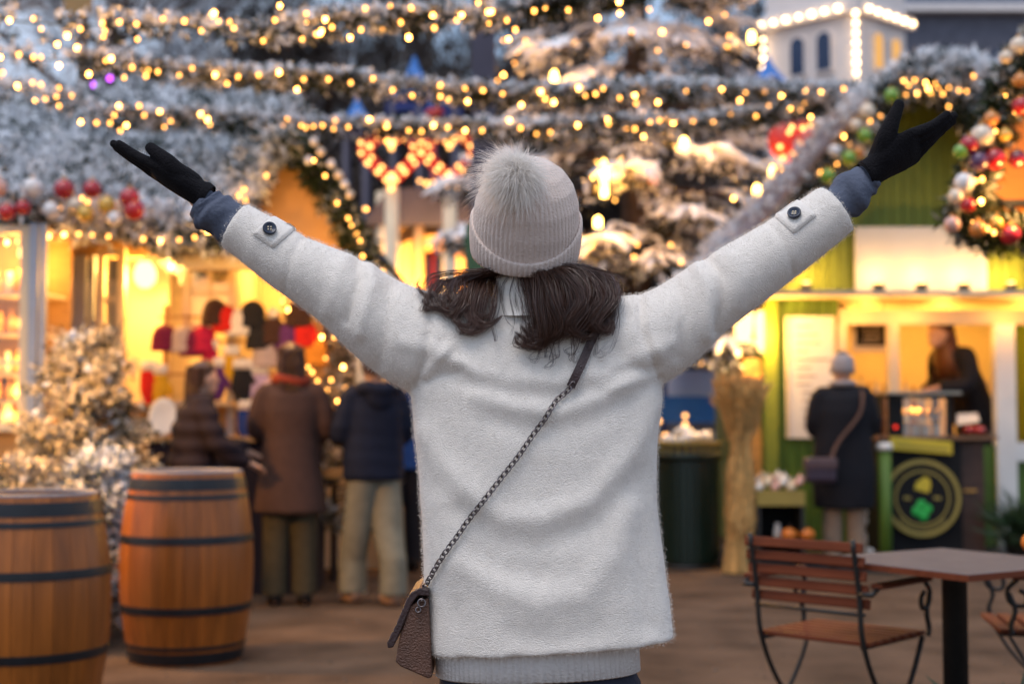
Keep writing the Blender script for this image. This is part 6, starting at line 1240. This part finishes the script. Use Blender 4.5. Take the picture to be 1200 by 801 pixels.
# man in navy hooded jacket
short = [(.82, .205, .145, 0), (.95, .205, .145, 0), (1.10, .198, .138, 0), (1.25, .205, .138, 0), (1.36, .20, .12, 0), (1.42, .13, .09, 0), (1.46, .08, .075, 0)]
t, *_ = make_person("person in a navy hooded jacket and beige cargo trousers walking away", WX(438, YA_ + .05), YA_ + .05, R(26), 1.66, "navy_jacket", .001, short, fwd, "beige_trousers", "tan_shoe", hood=True, hairm='hair_brown', hairlen=-.02, stride=-.12, tr_w=1.25, arm_r=.07)
# dark puffer reaching for the goods
puff = [(.52, .205, .155, 0), (.7, .21, .16, 0), (.95, .205, .155, 0), (1.10, .20, .15, 0), (1.25, .205, .148, 0), (1.36, .195, .125, 0), (1.43, .13, .10, 0), (1.48, .09, .085, 0)]
make_person("person in a dark quilted coat reaching right towards the hat display", WX(222, 8.9), 8.9, R(-62), 1.58, "plum_puffer", .007, puff, (((-.20, .20, 1.16), (-.14, .44, 1.06)), ((.23, .10, 1.13), (.18, .34, 1.0))), "dark_trousers", "dark_shoe", hairm='hair_brown', hairlen=.02, arm_r=.072, lean=.12)
make_person("person in a blue jacket mostly hidden between the navy jacket and the white coat", WX(472, 11.2), 11.2, R(20), 1.66, "blue_jacket", .0, short, down, "dark_trousers", "dark_shoe", hairm='hair_brown', hairlen=.05)
# customer at the kiosk
YM = 11.2
t, hd_, k, V3 = make_person("customer in a black coat and grey beanie waiting at the kiosk with a shoulder bag", WX(988, YM), YM, R(-6), 1.70, "black_coat", .0, [(.50, .235, .165, 0), (.75, .245, .17, 0), (.95, .235, .16, 0), (1.10, .22, .15, 0), (1.25, .225, .15, 0), (1.36, .215, .125, 0), (1.42, .13, .09, 0), (1.47, .085, .08, 0)], fwd, "pale_trousers", "dark_shoe", arm_r=.075)
g = MB(); aa = np.linspace(0, 6.2832, 72, endpoint=False); rr_ = []
for z, r in ((-.035, .094), (.01, .096), (.06, .093), (.10, .075), (.125, .045), (.135, .008)): rr_.append(np.stack([(hd_[0] + (r + .0015 * np.cos(aa * 30)) * np.cos(aa)) * k, (hd_[1] - .005 + 1.08 * (r + .0015 * np.cos(aa * 30)) * np.sin(aa)) * k, np.full(72, (hd_[2] + z) * k)], 1))
g.rings(rr_); bn = g.build("beanie", M['grey_knit'], t, world=False); g = MB(); g.ell(V3(hd_ + arr((0, 0, .128))), (.04, .04, .02), 12, 6); g.build("dark_crown", M['plum_puffer'], bn, world=False)
g = MB(); g.tube([V3((.09 * math.cos(q), .085 * math.sin(q), 1.475)) for q in a], .022, 8); g.build("scarf", M['grey_knit'], t, world=False)
bgx = WX(960, YM - .25); bg_ = thing("shoulder_bag", "small dark shoulder bag hanging at the back of the customer in black", "handbag", (bgx, YM - .26, .70)); g = MB(); g.box((bgx, YM - .27, .80), (.24, .10, .18)); o = g.build("bag_body", mat("plum_leather", (.035, .022, .04), .35, .2, 20), bg_, smooth=False); bv = o.modifiers.new("b", 'BEVEL'); bv.width = .03; bv.segments = 4
g = MB(); g.box((bgx, YM - .27, .855), (.25, .112, .09)); o = g.build("flap", mat("mauve_leather", (.085, .05, .055), .35, .2, 20), bg_, smooth=False); bv = o.modifiers.new("b", 'BEVEL'); bv.width = .02; bv.segments = 3
g = MB(); g.tube(smooth_path([(bgx + .08, YM - .24, .87), (bgx + .16, YM - .20, 1.02), (WX(1000, YM), YM - .18, 1.22), (WX(1006, YM), YM - .14, 1.36), (WX(1007, YM), YM - .03, 1.445)], 6), .014, 6); g.build("strap", M['leather'], bg_)
# vendor
YN = YK + .34
t, hd_, k, V3 = make_person("vendor with long auburn hair and black top bending over a paper inside the kiosk", WX(1144, YN), YN, R(110), 1.92, "black_coat", .0, [(.80, .19, .14, 0), (.95, .185, .14, 0), (1.10, .18, .135, 0), (1.25, .195, .14, 0), (1.36, .185, .115, 0), (1.42, .11, .085, 0), (1.45, .07, .07, 0)], (((-.21, .12, 1.14), (-.10, .33, 1.10)), ((.21, .10, 1.14), (.08, .30, 1.08))), "dark_trousers", "dark_shoe", hairm='hair_red', hairlen=.30, lean=.46, z0=.24, hair_w=1.7, arm_r=.075)
p = W(1128, 500, YN - .25); g = MB(); g.add([(p.x - .10, YN - .42, p.z + .02), (p.x + .10, YN - .40, p.z + .05), (p.x + .12, YN - .28, p.z + .12), (p.x - .06, YN - .30, p.z + .11)], quads=[(0, 1, 2, 3)]); o = single(g, "paper_sheet", M['jar_white'], "folded white paper held by the auburn haired vendor", "paper", smooth=False); so = o.modifiers.new("t", 'SOLIDIFY'); so.thickness = .006

# ------------------------------------------------------------------ hat and mitten display between the stalls
YD = 9.75
ds = thing("goods_table", "draped table with a wooden rack for knitted hats and mittens before the left stall", "table", (WX(275, YD), YD + .3, 0))
X0, X1 = WX(168, YD), WX(372, YD); tz = WZ(512, YD)
g = MB(); g.span(X0, X1, YD, YD + .7, tz - .03, tz); g.build("tabletop", M['plank'], ds, smooth=False)
g = MB(); g.span(X0 + .03, X1 - .03, YD + .03, YD + .67, .0, tz - .032); g.build("table_skirt", M['plum_puffer'], ds, smooth=False)
for x in (X0 + .03, X1 - .06):
    g = MB(); g.span(x, x + .03, YD + .4, YD + .43, tz + .001, WZ(352, YD)); g.build("rack_post", M['plank'], ds, smooth=False)
g = MB()
for py in (368, 398, 438): g.span(X0, X1, YD + .39, YD + .41 - .003, WZ(py, YD), WZ(py, YD) + .02)
g.build("rack_rail", M['plank'], ds, smooth=False)
for nm, c_ in (("crimson", (.42, .015, .06)), ("maroon", (.13, .012, .05)), ("scarlet", (.55, .02, .015)), ("mustard", (.58, .33, .02)), ("charcoal", (.018, .018, .022)), ("lilac", (.42, .33, .52)), ("dove", (.40, .33, .33)), ("ivory", (.72, .68, .62)), ("violet", (.10, .03, .14)), ("royal", (.02, .05, .22)), ("orange_knit", (.65, .25, .03)), ("umber", (.05, .025, .02))):
    M['k_' + nm] = mat(nm + "_knit", c_, .9, .12, 30, .4, 120, spec=.2)
def knit_hat(px, py, col, label, pom=None, y=None, r=.092):
    y = YD + .33 if y is None else y; p = W(px, py, y); t = thing("knitted_hat", label, "hat", tuple(p), "knitted hats on the display rack"); g = MB(); a = np.linspace(0, 6.2832, 48, endpoint=False); rr_ = []
    for z, q in ((-.09, .95), (-.05, 1.0), (.0, 1.0), (.05, .86), (.085, .55), (.10, .08)): rr_.append(np.stack([p.x + (r * q + .0015 * np.cos(a * 16)) * np.cos(a), p.y + .7 * (r * q) * np.sin(a), np.full(48, p.z + z)], 1))
    g.rings(rr_); g.build("crown", M['k_' + col], t); g = MB(); g.lathe([(r * 1.02, -.092), (r * 1.07, -.085), (r * 1.07, -.045), (r * 1.02, -.04)], tuple(p), 36, sy=.72, cap=False); g.build("brim", M['k_' + col], t)
    if pom: g = MB(); g.ell((p.x, p.y, p.z + .125), .042, 14, 10); v = np.concatenate(g.V); g.V = [v + (.004 * noise3(v, 150, 2))[:, None]]; g.build("pompom", M['k_' + pom], t)
def mitten(px, py, col, label, s=1.0, y=None):
    y = YD + .32 if y is None else y; p = W(px, py, y); t = thing("mitten", label, "mitten", tuple(p), "mittens hung on the display rack"); g = MB()
    g.tube([(p.x, y, p.z + .02), (p.x, y, p.z - .05), (p.x, y, p.z - .13), (p.x, y, p.z - .19)], [.055 * s, .062 * s, .06 * s, .04 * s], 16, flat=.45, round_ends=True); g.tube([(p.x + .03 * s, y, p.z - .04), (p.x + .075 * s, y, p.z - .09), (p.x + .085 * s, y, p.z - .125)], [.026 * s, .025 * s, .02 * s], 10, round_ends=True); link("hand", me_mb(remesh(g, .008, 3)).mesh("hand"), M['k_' + col], t).data.transform(Matrix.Translation(-Vector(p)))
    g = MB(); g.tube([(p.x, y, p.z + .08), (p.x, y, p.z + .01)], [.058 * s, .058 * s], 20, flat=.5); g.build("cuff", M['k_' + ("ivory" if col != "ivory" else "dove")], t)
for a in ((252, 366, "umber", "dark brown hat at the top of the rack left of the scarlet one"), (265, 374, "scarlet", "bright scarlet hat at the top of the hat rack"), (279, 378, "ivory", "ivory hat beside the scarlet one on the rack"), (296, 368, "charcoal", "tall charcoal hat highest on the hat rack"),
          (304, 394, "charcoal", "charcoal hat with an ivory pompom in the middle of the rack", "ivory"), (320, 388, "umber", "dark brown hat with an ivory pompom, middle of the rack", "ivory"), (337, 394, "violet", "deep violet hat right of the pompom hats"), (350, 368, "umber", "dark brown hat at the rack's upper right end"), (357, 392, "scarlet", "scarlet hat at the rack's right end by the lit fir"),
          (311, 415, "dove", "dove grey hat below the pompom hats"), (238, 398, "crimson", "crimson hat left of centre on the rack"), (214, 398, "dove", "dove grey hat between the maroon and crimson ones"), (193, 396, "maroon", "maroon hat at the rack's left end"), (368, 413, "orange_knit", "orange hat lowest at the rack's right end"), (226, 402, "maroon", "second maroon hat, beside the crimson one")): knit_hat(*a)
for a in ((174, 436, "scarlet", "scarlet mitten at the far left of the rack"), (187, 440, "mustard", "mustard mitten next to the scarlet one at left"), (271, 418, "mustard", "mustard mitten in the middle of the rack"), (284, 434, "charcoal", "large charcoal mitten in the middle of the rack", 1.4), (304, 440, "lilac", "lilac mitten right of the large charcoal one", 1.2), (256, 432, "violet", "violet mitten left of the mustard one"), (246, 412, "crimson", "crimson mitten under the crimson hat"), (290, 482, "royal", "royal blue mitten low on the rack", 1.2), (302, 490, "scarlet", "scarlet mitten low beside the royal blue one")): mitten(*a)
p = W(184, 497, YD - .1); g = MB(); g.lathe([(.001, -.012), (.085, -.01), (.10, .008), (.08, .002), (.001, .0)], (0, 0, 0), 28, sy=1.35, cap=False); rm = arr(Matrix.Rotation(R(80), 3, 'X')); g.V = [v @ rm.T + arr((p.x, YD + .06, tz + .135)) for v in g.V]; single(g, "oval_plate", M['jar_white'], "white oval plate propped at the left end of the goods table", "plate")
